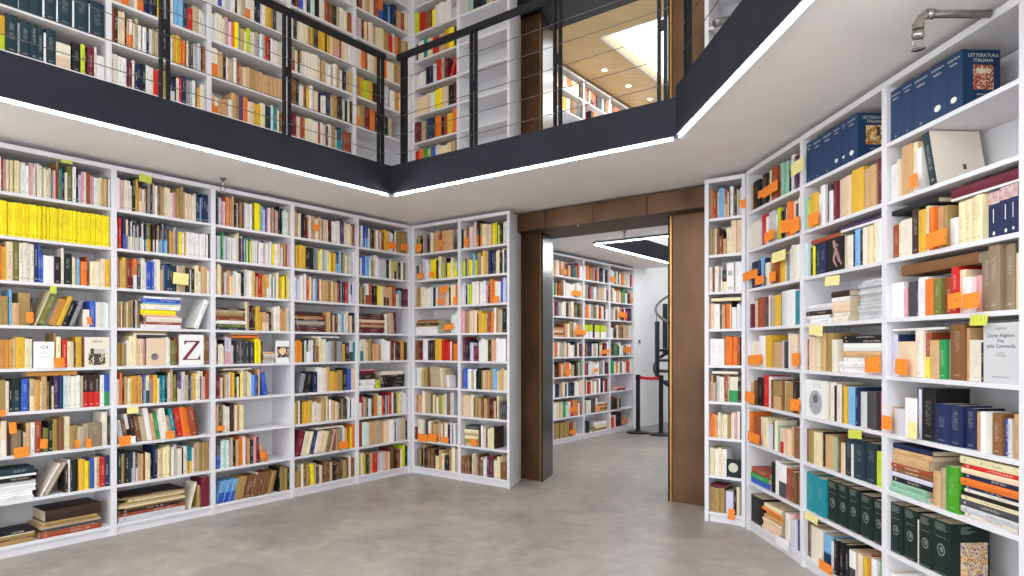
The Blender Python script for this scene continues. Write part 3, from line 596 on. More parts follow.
    for o, w_, its in tops:
        u0, u1 = conv(o * tot / max(1e-6, per_m * (x1 - x0))), conv((o + w_) * tot / max(1e-6, per_m * (x1 - x0)))
        z = zb + max([p[2] for p in placed if p[1] > u0 and p[0] < u1] or [0]) + .001
        avail = top - .003 - z; want = sum(t for _, t in its) / 100 * .285; sc = min(1., avail / want)
        if avail < .008: continue
        for q, (c, th) in enumerate(its):
            T = th / 100 * .285 * sc; L = u1 - u0
            BOOKS.append(dict(base, type='lie', u=u0, T=T - .0006, D=.15, H=L, z=z, d=.03 + .004 * q, lean=0, c=c, c2=None, cov=None, dec=None, order=q + 1, stack=nstack + 1, nst=len(its), len=L, on=True)); z += T
        nstack += 1
for key, spec in SPEC.items(): fill(CASES[key[0]], key, spec)
def book_matrix(b):
    fr = b['fr']; a = b['lean']
    if b['type'] == 'stand': return fr.mat(b['u'], b['d'], b['z'] + (b['T'] * math.sin(a) if a > 0 else 0)) @ Matrix.Rotation(a, 4, 'Y')
    if b['type'] == 'lie': return fr.mat(b['u'], b['d'], b['z'] + b['T']) @ Matrix.Rotation(rad(90), 4, 'Y')
    return fr.mat(b['u'], b['d'] + b['T'], b['z']) @ Matrix.Rotation(rad(-90), 4, 'Z')
def px_size(b):
    """Pixels that the side turned to the room covers in the photo, less what the gallery edge or the frame hides."""
    fr = b['fr']; w_ = b['len'] if b['type'] != 'stand' else b['T']; h = b['H'] if b['type'] != 'lie' else b['T']
    q = [proj(fr.pt(b['u'] + s * w_, b['d'], b['z'] + t * h)) for s in (0, 1) for t in (0, 1)]
    xs, ys = [p[0] for p in q], [p[1] for p in q]; xa, xb = max(0, min(xs)), min(1024, max(xs)); ya, yb = max(0, min(ys)), min(576, max(ys))
    if b['case'] in (cAu, cBu, cCu):
        m_ = (xa + xb) / 2; g = 165 - (390 - m_) * .2846 if m_ < 390 else 165 - (m_ - 390) * .243
        yb = min(yb, g)
    if b['case'] in (cE, cEu):
        xa, xb = max(xa, 557), min(xb, 634)
        if b['case'] is cEu: yb = min(yb, 128 - (xa - 543) * .243)
    return max(0, xb - xa) * max(0, yb - ya)
for b in BOOKS: b['px'] = px_size(b)
ranked = sorted(BOOKS, key=lambda b: -b['px'])
for n_, b in enumerate(ranked): b['own'] = n_ < 300
def book_geo(b):
    """Cover (spine and two boards) and page block in the book's own space: X thickness, Y from spine to fore-edge, Z height."""
    T, D, H = b['T'], b['D'], b['H']; th = min(.0022, T * .16); inset = .003 if T > .016 else .0012
    bul = min(.004, T * .12) if T > .016 else 0.
    n = 4 if bul else 1
    arc = [(T * i / n, -bul * math.sin(math.pi * i / n)) for i in range(n + 1)]
    z2 = H * .46 if b['c2'] else None
    zz = [0, z2, H] if z2 else [0, H]
    V, Fc, U, LOW, TXT = [], [], [], [], []
    def quad(p, uv=None, low=False, txt=False):
        i = len(V); V.extend(p); Fc.append((i, i + 1, i + 2, i + 3)); U.append(uv or [(0, 0)] * 4); LOW.append(low); TXT.append(txt)
    for k in range(len(zz) - 1):
        za, zc = zz[k], zz[k + 1]; low = k == 0 and len(zz) > 2
        for i in range(n):
            (xa, ya), (xc, yc) = arc[i], arc[i + 1]
            quad([(xa, ya, za), (xc, yc, za), (xc, yc, zc), (xa, ya, zc)], [(xa / T, za / H), (xc / T, za / H), (xc / T, zc / H), (xa / T, zc / H)], low, True)
    quad([(0, D, 0), (0, 0, 0), (0, 0, H), (0, D, H)]); quad([(T, 0, 0), (T, D, 0), (T, D, H), (T, 0, H)])
    quad([(th, 0.001, 0), (th, D, 0), (th, D, H), (th, 0.001, H)]); quad([(T - th, D, 0), (T - th, .001, 0), (T - th, .001, H), (T - th, D, H)])
    for z, fl in ((H, 0), (0, 1)):
        for xa, xc in ((0, th), (T - th, T)):
            p = [(xa, 0, z), (xc, 0, z), (xc, D, z), (xa, D, z)]; quad(p[::-1] if fl else p)
        p = [(th, 0, z), (T - th, 0, z), (T - th, .0025, z), (th, .0025, z)]; quad(p[::-1] if fl else p)
    quad([(th, D, 0), (0, D, 0), (0, D, H), (th, D, H)]); quad([(T, D, 0), (T - th, D, 0), (T - th, D, H), (T, D, H)])
    pg = MB().box(th, T - th, .0015, D - inset, inset, H - inset)
    return V, Fc, U, LOW, TXT, pg
def jit(c, a=.07):
    k = 1 + rng.uniform(-a, a); return tuple(min(1, max(0, x * k * (1 + rng.uniform(-.02, .02)))) for x in c[:3]) + (1.,)
def ink_for(c):
    l_ = .3 * c[0] + .59 * c[1] + .11 * c[2]; return (.03, .03, .03, 1) if l_ > .22 else (.82, .78, .66, 1)
def fill_attr(me, colors, inks, uvs, seeds):
    for nm in ('Col', 'Ink'): me.color_attributes.new(nm, 'FLOAT_COLOR', 'CORNER')
    for nm in ('UVMap', 'Seed'): me.uv_layers.new(name=nm)
    me.color_attributes['Col'].data.foreach_set('color', [x for c in colors for x in c]); me.color_attributes['Ink'].data.foreach_set('color', [x for c in inks for x in c])
    me.uv_layers['UVMap'].data.foreach_set('uv', [x for c in uvs for x in c]); me.uv_layers['Seed'].data.foreach_set('uv', [x for c in seeds for x in c])
def cover_attrs(b, U, LOW, TXT):
    c1 = jit(lin(PAL[b['c']][0])); c2 = jit(lin(PAL[b['c2']][0])) if b['c2'] else c1; cc = jit(lin(PAL[b['cov']][0])) if b['cov'] else c1
    ink = ink_for(c1); on = 0. if (b.get('on') or b['dec'] in ('set', 'set2', 'set3', 'seal', 'seal2', 'saga')) else (min(1., .02 / b['T']) if rng.random() < .8 else 0.); sd = rng.random()
    col, ik, uv, se = [], [], [], []
    for u_, lo, tx in zip(U, LOW, TXT):
        for k in range(4): col.append(c2 if lo else c1 if tx else cc); ik.append(ink); uv.append(u_[k]); se.append((sd, on if tx else 0.))
    return col, ik, uv, se
# --- words that tell the books apart
SHELF = ['top shelf', 'second shelf', 'third shelf', 'fourth shelf', 'fifth shelf', 'sixth shelf', 'seventh shelf', 'eighth shelf', 'bottom shelf']
def where(b):
    c, r = b['case'], b['row']
    n9 = len(c.zs) == 9
    if n9: s = SHELF[r]
    else: s = 'gallery shelf %s up' % ['eighth', 'seventh', 'sixth', 'fifth', 'fourth', 'third', 'second', 'first'][r]
    bay = {id(cA): ['first left-wall bay', 'second left-wall bay', 'third left-wall bay', 'fourth left-wall bay', 'fifth left-wall bay'], id(cB): ['corner bay', 'bay beside doorway'], id(cC): ['narrow bookcase'],
        id(cD): ['far right-hand bay', 'middle right-hand bay', 'nearest right-hand bay'], id(cAu): ['first bay', 'second bay', 'third bay', 'fourth bay', 'fifth bay'], id(cBu): ['corner bay', 'empty bay'], id(cCu): ['narrow bay'],
        id(cE): ['far-room bay'] * 4, id(cEu): ['upper far-room bay'] * 4}[id(c)][b['bay']]
    return s + ', ' + bay
ORD = ['first', 'second', 'third', 'fourth', 'fifth', 'sixth', 'seventh', 'eighth', 'ninth', 'tenth', 'eleventh', 'twelfth', 'thirteenth'] + ['%dth' % i for i in range(14, 80)]
NUM = ['', 'one', 'two', 'three', 'four', 'five', 'six', 'seven', 'eight', 'nine', 'ten', 'eleven', 'twelve'] + [str(i) for i in range(13, 90)]
SPECIAL = {'zed': 'white book facing out with a large maroon letter Z', 'mono': 'white book facing out with a small dark monogram', 'photo': 'cream book facing out with a dark townscape photograph',
    'ball': 'peach book facing out with a small dark ball', 'dish': 'white book facing out with a picture of a round dish', 'emblem': 'white book facing out with a round grey emblem', 'poem': 'light grey book facing out with a printed title',
    'dancer': 'black book facing out with a pale figure', 'greenlabel': 'white book facing out with a green label', 'seal': 'bottle green book facing out with a pale seal', 'sketch': 'white book facing out with a grey sketch', 'plain': 'plain tan book facing out'}
USED = set()
BYKEY = {}
for b in BOOKS: BYKEY.setdefault(b['key'], []).append(b)
def cname(b): return PAL[b['c']][1] + ('-and-' + PAL[b['c2']][1].replace(' ', '-') if b['c2'] else '')
def label_of(b):
    W_ = where(b); row = BYKEY[b['key']]
    if b['type'] == 'front' and b['dec'] in SPECIAL: t = SPECIAL[b['dec']] + ', ' + W_
    elif b['type'] == 'lie':
        ns = len({q['stack'] for q in row if q['type'] == 'lie' and not q['on']})
        if b['on']:
            same = [q for q in row if q['type'] == 'lie' and q['on']]
            t = '%s book lying flat atop upright books, %s' % (cname(b), W_)
            if sum(cname(q) == cname(b) for q in same) > 1: t = '%s %s book lying atop upright books, %s' % (ORD[same.index(b)], cname(b), W_)
        else:
            s_ = {1: 'the pile', 2: ['left pile', 'right pile'], 3: ['left pile', 'middle pile', 'right pile']}[ns]
            if isinstance(s_, list): s_ = s_[b['stack'] - 1]
            t = '%s book lying %s from bottom of %s, %s' % (cname(b), ORD[b['order'] - 1], s_, W_)
    else:
        st = [q for q in row if q['type'] != 'lie']; i = st.index(b); same = [q for q in st if cname(q) == cname(b) and q['type'] == 'stand']
        ln = 'leaning ' if b['lean'] else ''
        if len(same) == 1:
            nb = [cname(q) for q in (st[i - 1] if i else None, st[i + 1] if i + 1 < len(st) else None) if q]
            if len(nb) == 2: t = '%s%s book between %s and %s ones, %s' % (ln, cname(b), nb[0], nb[1], W_)
            else: t = '%s%s book at %s end, beside %s one, %s' % (ln, cname(b), 'left' if i == 0 else 'right', nb[0] if nb else 'no', W_)
        else: t = '%s of %s %s%s books from left, %s' % (ORD[same.index(b)], NUM[len(same)], ln, cname(b), W_)
    return t
def clash_key(t): return ' '.join(w for w in re.findall(r"[A-Za-z0-9][A-Za-z0-9'-]*", t.lower()) if not w.isdigit())
M_TXT_W = mat('white_lettering', 'e8e6de', .6, noise=('e0ded6', 30, 1, (1, 1, 1))); M_TXT_G = mat('grey_lettering', '6f6f70', .6, noise=('666668', 30, 1, (1, 1, 1))); M_TXT_R = mat('maroon_lettering', '9a1c3e', .5, noise=('5f1c3a', 22, 1, (1, 1, 1)))
M_TXT_D = mat('dark_lettering', '2c2730', .6, noise=('36303a', 30, 1, (1, 1, 1))); M_SEAL = mat('pale_seal_foil', '7d8a82', .5, noise=('69776f', 60, 2, (1, 1, 1)))
def pic(name, a, c, scale, parent, T, y0, y1, z0, z1, third=None, lift=.0006):
    m = mat(name + a + c, a, .5, noise=(c, scale, 4, (1, 1, 1)))
    if third and len(m.node_tree.nodes) and not m.get('third'):
        r = [n for n in m.node_tree.nodes if n.type == 'VALTORGB'][0]; r.color_ramp.elements[1].position = .6; m['third'] = 1
        for p_, q_ in ((.42, third), (.47, '3a2a2a'), (.51, a), (.55, 'efe2c4')): e = r.color_ramp.elements.new(p_); e.color = lin(q_)
        r.color_ramp.interpolation = 'CONSTANT'
    return MB().box(T + .0001, T + lift, y0, y1, z0, z1).obj(name, m, parent)
def disc(name, m, parent, T, yc, zc, r, r0=0., n=28, lift=.0006):
    vs, fs = [], []
    for rr in (r, max(r0, 1e-4)): vs += [(T + lift, yc + rr * math.cos(2 * math.pi * k / n), zc + rr * math.sin(2 * math.pi * k / n)) for k in range(n)]
    fs = [(k, (k + 1) % n, n + (k + 1) % n, n + k) for k in range(n)]
    if r0 == 0.: fs.append(tuple(n + k for k in range(n)))
    return mk(name, vs, fs, m, parent)
def spine_disc(name, m, parent, xc, zc, rx, rz, r0, y=-.0052, n=26):
    vs = [(xc + rx * s * math.cos(2 * math.pi * k / n), y, zc + rz * s * math.sin(2 * math.pi * k / n)) for s in (1, max(r0, .01)) for k in range(n)]
    return mk(name, vs, [(k, (k + 1) % n, n + (k + 1) % n, n + k) for k in range(n)] + ([tuple(n + k for k in range(n))] if r0 == 0 else []), m, parent)
def rules(name, m, parent, T, rows):      # fine ruled lines of tiny print on a spine: (x0, x1, z0, z1)
    k = MB()
    for x0_, x1_, z0_, z1_ in rows: k.add([(x0_, -.0053, z0_), (x1_, -.0053, z0_), (x1_, -.0053, z1_), (x0_, -.0053, z1_)], [(0, 1, 2, 3)])
    return k.obj(name, m, parent)
def decorate(b, root):
    d, T, D, H = b['dec'], b['T'], b['D'], b['H']; lx = T + .0007
    side = lambda yc, zc: (lambda x, y: (lx, yc + x, zc + y))
    if d in ('set', 'set2', 'set3'):
        text_mesh('spine_title', 'Letteratura', T * .17, M_TXT_W, root, lambda x, y: (T / 2 + x, -.0056, H * .90 + y))
        text_mesh('spine_title', 'italiana', T * .17, M_TXT_W, root, lambda x, y: (T / 2 + x, -.0056, H * .90 - T * .24 + y))
        if b['order'] >= 4: spine_disc('publisher_mark', M_TXT_W, root, T / 2, H * .2, T * .2, T * .14, 0.)
        else: spine_disc('publisher_mark', M_SEAL, root, T / 2, H * .08, T * .07, T * .07, 0.)
    if d in ('set2', 'set3'):
        text_mesh('cover_title', 'LETTERATURA', D * .125, M_TXT_W, root, side(D * .55, H * .90)); text_mesh('cover_title', 'ITALIANA', D * .12, M_TXT_W, root, side(D * .55, H * .815))
        if d == 'set3':
            pic('cover_picture', 'a8583a', 'd79a5e', 95, root, T, D * .28, D * .82, H * .32, H * .74, 'c0352a'); pic('picture_panel', 'e8dcc0', 'd8c8a8', 20, root, T, D * .36, D * .74, H * .60, H * .68, lift=.0012)
        else:
            pic('cover_picture', 'e0a63c', 'e8c86a', 45, root, T, D * .25, D * .78, H * .33, H * .74, 'd9863c'); pic('picture_panel', '4a2b22', '5a3426', 20, root, T, D * .58, D * .68, H * .52, H * .70, lift=.0012)
        text_mesh('cover_subtitle', 'storia e testi', D * .07, M_TXT_W, root, side(D * .55, H * .24))
    if d in ('seal', 'seal2') and b['type'] == 'stand':
        spine_disc('seal', M_SEAL, root, T / 2, H * .47, T * .23, T * .26, .74); spine_disc('seal_centre', M_SEAL, root, T * .53, H * .48, T * .1, T * .12, 0.)
        rules('spine_lettering', M_SEAL, root, T, [(T * .16, T * (.84 - .2 * rng.random()), H * z, H * (z + .016)) for z in (.94, .905, .87, .835)])
        rules('author_line', M_SEAL, root, T, [(T * .2, T * .8, H * .70, H * .712)]); rules('foot_line', M_SEAL, root, T, [(T * .15, T * .8, H * .03, H * .042)])
    if d == 'seal2':
        pic('cover_picture', 'e8d9b8', '7a4a86', 75, root, T, D * .25, D * .95, H * .05, H * .66, 'f0a02a'); rules_y = MB()
        for z, e in ((.92, .5), (.885, .42), (.85, .62), (.815, .5)): rules_y.add([(T + .0008, D * .25, H * z), (T + .0008, D * e, H * z), (T + .0008, D * e, H * (z + .018)), (T + .0008, D * .25, H * (z + .018))], [(0, 1, 2, 3)])
        rules_y.obj('cover_lettering', M_SEAL, root)
    if d == 'mark': pic('cover_mark', '3a3836', '55524e', 60, root, T, D * .56, D * .63, H * .26, H * .36)
    if d == 'saga':
        k = MB(); k.add([(T * .06, -.0054, H * .72), (T * .94, -.0054, H * .72), (T * .94, -.0054, H * .98), (T * .06, -.0054, H * .98)], [(0, 1, 2, 3)])
        k.obj('spine_picture', mat('saga_picture', 'b98a86', .5, noise=('d9c9c4', 70, 3, (1, 1, 1))), root)
        rules('spine_lettering', M_TXT_W, root, T, [(T * (.40 + .03 * q), T * (.47 + .03 * q), H * .32, H * .62) for q in (1,)]); spine_disc('publisher_mark', M_TXT_W, root, T / 2, H * .1, T * .1, T * .12, 0.)
    if b['type'] == 'front':
        c = D / 2
        if d == 'zed':
            q = lambda y, z: (lx, D * (.12 + .74 * y), H * (.16 + .64 * z))
            k = MB()
            for poly in ([(.1, .93), (.97, .93), (.97, 1), (.1, 1)], [(.1, .80), (.16, .80), (.24, .93), (.1, .93)], [(.76, .93), (.97, .93), (.24, .055), (.02, .055)], [(.02, 0), (1, 0), (1, .055), (.02, .055)], [(.86, .055), (1, .055), (1, .23), (.95, .23)]): k.add([q(*p) for p in poly], [tuple(range(len(poly)))])
            k.obj('cover_lettering', M_TXT_R, root)
        if d == 'mono':
            text_mesh('monogram', 'C4', H * .19, M_TXT_D, root, lambda x, y: (lx, D * .52 + x, H * .78 + y)); text_mesh('cover_lettering', 'saggi e studi', H * .05, M_TXT_G, root, side(c, H * .57)); text_mesh('cover_lettering', 'di letteratura', H * .05, M_TXT_G, root, side(c, H * .42))
        if d == 'photo':
            text_mesh('cover_title', 'SIENA', H * .12, M_TXT_G, root, side(c, H * .85)); pic('cover_picture', '4a4638', '77725f', 40, root, T, D * .14, D * .82, H * .06, H * .44, '2e2c22'); pic('picture_tower', '3a382e', '4a4638', 30, root, T, D * .22, D * .36, H * .40, H * .62); pic('picture_sky', 'b9b7ae', 'cfcdc6', 10, root, T, D * .36, D * .82, H * .44, H * .60)
        if d == 'ball': disc('ball', mat('dark_ball', '4c4a52', .4, noise=('8a8890', 14, 2, (1, 1, 1))), root, T, D * .42, H * .32, H * .13)
        if d == 'dish':
            pic('cover_picture', '3c2a2a', '8a3c30', 40, root, T, D * .08, D * .98, H * .24, H * .74, '2c3550'); disc('picture_dish', mat('glazed_dish', 'e8b070', .4, noise=('f4e0c0', 40, 2, (1, 1, 1))), root, T, c, H * .53, H * .17, lift=.0012)
        if d == 'emblem':
            disc('emblem', mat('emblem_grey', '8f9094', .5, noise=('b5b6ba', 60, 3, (1, 1, 1))), root, T, D * .48, H * .40, D * .30); disc('emblem_mark', mat('emblem_dark', '4d4d50', .5, noise=('6b6b6e', 60, 3, (1, 1, 1))), root, T, D * .48, H * .50, D * .11, lift=.0012)
            text_mesh('cover_title', 'E  I  C', D * .12, M_TXT_G, root, side(D * .55, H * .86))
        if d == 'poem':
            for s_, sz, z in (('OPERE DI', .075, .90), ('Dante Alighieri', .115, .785), ('Vita', .115, .70), ('della Commedia', .115, .61), ('a cura di', .055, .50), ('V. Mengaldo', .06, .455), ('EDIZIONE NAZIONALE', .045, .10)): text_mesh('cover_lettering', s_, D * sz * (1 if sz < .1 else 1.05), M_TXT_D if sz > .1 else M_TXT_G, root, side(D * .48, H * z))
        if d == 'dancer':
            k = MB()
            for y0, z0, y1, z1, w_ in ((.40, .92, .52, .62, .08), (.52, .62, .72, .30, .09), (.50, .62, .40, .34, .06), (.72, .30, .86, .16, .05), (.40, .34, .60, .12, .05), (.45, .80, .66, .74, .05)):
                p, q = Vector((T + .0008, D * y0, H * z0)), Vector((T + .0008, D * y1, H * z1)); n = Vector((0, -(q - p).z, (q - p).y)).normalized() * D * w_
                k.add([p - n, p + n, q + n * .7, q - n * .7][::-1], [(0, 1, 2, 3)])
            k.obj('cover_figure', mat('pale_figure', 'c9a59a', .6, noise=('8a5e58', 40, 2, (1, 1, 1))), root)
        if d == 'greenlabel': pic('cover_label', '9fb89a', '8aa886', 20, root, T, D * .2, D * .8, H * .55, H * .72); pic('cover_band', 'c9cfc4', 'bcc4b8', 20, root, T, D * .15, D * .85, H * .05, H * .16)
        if d == 'seal': disc('seal', mat('cream_seal', 'd9d6c6', .5, noise=('b5b2a2', 50, 2, (1, 1, 1))), root, T, D * .46, H * .55, H * .27)
        if d == 'sketch': pic('cover_picture', 'd0d0cc', '8c8c86', 30, root, T, D * .2, D * .9, H * .25, H * .55); pic('cover_band', '3a3a3c', '4a4a4c', 20, root, T, D * .35, D * .85, H * .82, H * .90)
MASS = dict(v=[], f=[], mi=[], col=[], ink=[], uv=[], seed=[])
for b in BOOKS:
    V, Fc, U, LOW, TXT, pg = book_geo(b); M = book_matrix(b); col, ik, uv, se = cover_attrs(b, U, LOW, TXT)
    if b['own']:
        t = label_of(b)
        if clash_key(t) in USED: print('LABEL CLASH', t)
        USED.add(clash_key(t))
        root = empty('book', M, t, 'book', 'books on the shelves')
        me = bpy.data.meshes.new('cover'); me.from_pydata(V, [], Fc); fill_attr(me, col, ik, uv, se); me.materials.append(M_COVER)
        o = bpy.data.objects.new('cover', me); COL.objects.link(o); o.parent = root
        pg.obj('page_block', M_PAGES, root)
        if b['dec']: decorate(b, root)
    elif b['px'] > .5 or b['case'] in (cE, cEu, cAu, cBu, cCu):
        i = len(MASS['v']); MASS['v'] += [M @ Vector(v) for v in V]; MASS['f'] += [tuple(i + k for k in f) for f in Fc]; MASS['mi'] += [0] * len(Fc)
        MASS['col'] += col; MASS['ink'] += ik; MASS['uv'] += uv; MASS['seed'] += se
        i = len(MASS['v']); MASS['v'] += [M @ v for v in pg.v]; MASS['f'] += [tuple(i + k for k in f) for f in pg.f]; MASS['mi'] += [1] * len(pg.f)
        nl = 4 * len(pg.f); MASS['col'] += [(1, 1, 1, 1)] * nl; MASS['ink'] += [(0, 0, 0, 1)] * nl; MASS['uv'] += [(0, 0)] * nl; MASS['seed'] += [(0, 0)] * nl
me = bpy.data.meshes.new('shelved_books'); me.from_pydata(MASS['v'], [], MASS['f']); fill_attr(me, MASS['col'], MASS['ink'], MASS['uv'], MASS['seed'])
me.materials.append(M_COVER); me.materials.append(M_PAGES); me.polygons.foreach_set('material_index', MASS['mi'])
o = bpy.data.objects.new('shelved_books', me); COL.objects.link(o); o['kind'] = 'stuff'; o['label'] = 'the many smaller books filling the farther shelves and the gallery'; o['category'] = 'books'
print('BOOKS', len(BOOKS), 'own', sum(b['own'] for b in BOOKS), 'smallest own px', min(b['px'] for b in BOOKS if b['own']))

def area(name, loc, size, power, color=(1, .97, .93), rot=(0, 0, 0), sy=None):
    l = bpy.data.lights.new(name, 'AREA'); l.energy = power; l.size = size; l.color = color
    if sy: l.shape = 'RECTANGLE'; l.size_y = sy
    o = bpy.data.objects.new(name, l); COL.objects.link(o); o.location = loc; o.rotation_euler = rot; return o
# ------------------------------------------------------------------ paper slips hanging from shelves and books
def slip_mat(name, hexc, mark):
    m = bpy.data.materials.new(name); m.use_nodes = True; nt = m.node_tree; b = nt.nodes['Principled BSDF']; L = nt.links.new
    tc = nt.nodes.new('ShaderNodeTexCoord'); n = nt.nodes.new('ShaderNodeTexNoise'); n.inputs['Scale'].default_value = 95; n.inputs['Detail'].default_value = 1
    mp = nt.nodes.new('ShaderNodeMapping'); mp.inputs['Scale'].default_value = (1, 1, .55); L(tc.outputs['Object'], mp.inputs[0]); L(mp.outputs[0], n.inputs['Vector'])
    r = nt.nodes.new('ShaderNodeValToRGB'); r.color_ramp.elements[0].position = .66; r.color_ramp.elements[0].color = lin(hexc); r.color_ramp.elements[1].position = .74; r.color_ramp.elements[1].color = lin(mark)
    L(n.outputs['Fac'], r.inputs[0]); L(r.outputs[0], b.inputs['Base Color']); b.inputs['Roughness'].default_value = .7; return m
SLIP = {'o': slip_mat('orange_slip', 'f58a22', '96481a'), 'y': slip_mat('yellow_slip', 'efe296', 'a89a50'), 'w': slip_mat('white_slip', 'ecebf0', '8a8a90'), 'l': slip_mat('lime_slip', 'c6cf4e', '8a9030')}
SNAME = dict(o='orange', y='pale yellow', w='white', l='yellow-green')
SLIPS = {
'D': '910,174,917,187 926,231,946,246 948,293,961,308 963,293,979,308 l970,315,987,325 895,359,907,374 865,357,880,372 882,416,891,429 y908,422,916,438 808,213,818,225 y825,276,839,285 y809,325,822,335 l848,430,861,438 y805,514,817,521 819,562,831,571 '
     '763,184,777,194 758,190,764,197 y791,160,803,173 780,220,789,232 790,218,799,232 764,231,774,240 743,271,757,279 755,276,763,284 769,272,775,281 y772,251,785,261 748,355,761,364 792,353,799,365 745,392,754,402 790,399,799,410 748,433,759,442 w776,538,788,547',
'C': '740,199,751,207 728,509,734,519',
'A': '26,312,33,322 87,317,91,324 54,358,64,367 0,410,5,416 9,422,16,433 14,447,28,457 40,439,47,448 75,440,79,447 86,439,91,447 l61,160,72,163 l139,175,151,182 l50,286,56,293 y173,273,188,284 119,436,131,445 w131,436,135,443 166,431,174,438 y127,407,138,413 '
     '216,426,224,430 260,452,265,457 313,224,319,230 339,441,348,448 387,242,395,248 401,244,407,250',
'B': '416,244,421,251 439,240,442,246 464,238,468,245 418,273,423,278 429,272,433,276 440,286,447,292 437,299,443,303 453,297,457,303 493,296,498,302 444,324,453,329 418,434,427,441 428,434,436,441 441,437,448,442 471,439,476,445',
'E': '571,290,582,296 609,276,616,282 630,298,633,301 618,311,627,318 573,329,587,335 600,349,610,354 624,346,631,353 565,368,571,375 593,368,598,372 569,406,578,412 595,405,600,411 569,429,576,434 621,419,627,423 562,268,567,275'}
slips = []
for k, txt in SLIPS.items():
    fr = CASES[k].fr
    for s_ in txt.split():
        c = 'o'
        if s_[0] in 'oywl': c, s_ = s_[0], s_[1:]
        x0, y0, x1, y1 = map(float, s_.split(',')); d = -.012
        u0, u1 = fr.u_at(x0, d), fr.u_at(x1 + .6, d); q = fr.pt((u0 + u1) / 2, d)
        za, zb_ = H_CAM + (V_PX - y1 - .5) / F_PX * q.y, H_CAM + (V_PX - y0) / F_PX * q.y
        
        if k == 'E': m_, n_ = (u0 + u1) / 2, (za + zb_) / 2; u0, u1, za, zb_ = m_ + (u0 - m_) * .8, m_ + (u1 - m_) * .8, n_ + (za - n_) * .75, n_ + (zb_ - n_) * .75
        slips.append((k, c, fr, u0, u1, za, zb_, d))
def bay_of(case, u):
    for i in range(len(case.bays) - 1):
        if case.bays[i][0] <= u < case.bays[i + 1][0] + .02: return i
    return 0 if u < case.bays[0][0] else len(case.bays) - 2
info = []
for s_ in slips:
    case = CASES[s_[0]]; um, zm = (s_[3] + s_[4]) / 2, (s_[5] + s_[6]) / 2
    row = next((i for i, z in enumerate(case.zs) if zm > z - .06), 8); info.append((s_[0], bay_of(case, um), row, s_[1]))
for i, (k, c, fr, u0, u1, za, zb_, d) in enumerate(slips):
    w_, h_ = u1 - u0, zb_ - za; tl = rng.uniform(-.1, .1); nx, nz = 4, 2; V, Fc = [], []
    curl = rng.uniform(-.004, .005); kick = rng.uniform(0, .006)
    for side in (0, .0006):
        for b_ in range(nz + 1):
            for a_ in range(nx + 1):
                s, t = a_ / nx - .5, b_ / nz - .5
                V.append((s * w_, side + curl * (4 * s * s - 1) * .5 + kick * (t - .5) * .5 - .0, t * h_))
    n1 = (nx + 1) * (nz + 1); g = lambda a_, b_, o: o + b_ * (nx + 1) + a_
    for b_ in range(nz):
        for a_ in range(nx):
            Fc.append((g(a_, b_, 0), g(a_ + 1, b_, 0), g(a_ + 1, b_ + 1, 0), g(a_, b_ + 1, 0))); Fc.append((g(a_, b_, n1), g(a_, b_ + 1, n1), g(a_ + 1, b_ + 1, n1), g(a_ + 1, b_, n1)))
    rim = [(a_, 0) for a_ in range(nx)] + [(nx, b_) for b_ in range(nz)] + [(a_, nz) for a_ in range(nx, 0, -1)] + [(0, b_) for b_ in range(nz, 0, -1)]
    for j in range(len(rim)):
        p, q = rim[j], rim[(j + 1) % len(rim)]; Fc.append((g(*p, 0), g(*p, n1), g(*q, n1), g(*q, 0)))
    o = mk('paper_slip', V, Fc, SLIP[c]); o.matrix_basis = fr.mat((u0 + u1) / 2, d, (za + zb_) / 2) @ Matrix.Rotation(tl, 4, 'Y')
    same = sorted([j for j in range(len(slips)) if info[j] == info[i]], key=lambda j: slips[j][3]); b = dict(case=CASES[k], row=info[i][2], bay=info[i][1])
    wh = where(b) if k != 'E' else SHELF[info[i][2]] + ', bookcase beyond the doorway, ' + ['first', 'left', 'middle', 'right'][info[i][1]] + ' bay'
    t = '%s paper slip hanging at the %s' % (SNAME[c], wh) if len(same) == 1 else '%s of %s %s paper slips from left, %s' % (ORD[same.index(i)], NUM[len(same)], SNAME[c], wh)
    tag(o, t, 'paper slip', 'paper slips on the shelves')
# a loose pale sheet on the old volumes, bottom left
q = FA.pt(FA.u_at(20, .10), .10)
# ------------------------------------------------------------------ railings of the gallery
FR1 = Frame(F1, dA, -dB); FR2 = Frame(F1, dB, dA); FR3 = Frame(F2, -dD, nD)
CAB = (3.235, 3.41, 3.58, 3.75, 3.92)
def railing(fr, ua, ub, posts, label, zt=4.165):
    root = empty('railing', fr.mat(ua, .04, FASC_T), label, 'railing'); Mi = Matrix.Translation((-ua, -.04, -FASC_T))
    def part(nm, k, m, p=None): k.v = [Mi @ v for v in k.v]; return k.obj(nm, m, p or root)
    part('handrail', MB().box(ua, ub, .032, .072, zt - .052, zt, bev=.003), M_RAIL)
    for u in posts:
        for s in (-1, 1): part('post', MB().box(u + s * .024 - .008, u + s * .024 + .008, .034, .068, FASC_T - .016, zt - .0525), M_RAIL)
        for z in (3.62,): part('spacer', MB().box(u - .0155, u + .0155, .038, .064, z, z + .07), M_BLACK)
    for z in CAB: part('cable', MB().tube([(ua + .002, .031, z), (ub - .002, .031, z)], .0028, 6), M_CABLE)
    return root
railing(FR1, -8.9, -.03, [-6.8, -5.85, -4.9, -3.95, -2.98, -2.015, -1.065, -.085], 'black steel railing with wire cables along the left gallery edge')
railing(FR2, .03, 2.74, [.117, .96, 1.805, 2.66], 'black steel railing with wire cables on the gallery edge facing the doorway')
railing(FR3, .03, 7.6, [.10, 1.05, 2.0, 2.95, 3.9, 4.85, 5.8, 6.75], 'black steel railing with wire cables along the right gallery edge', 4.165)
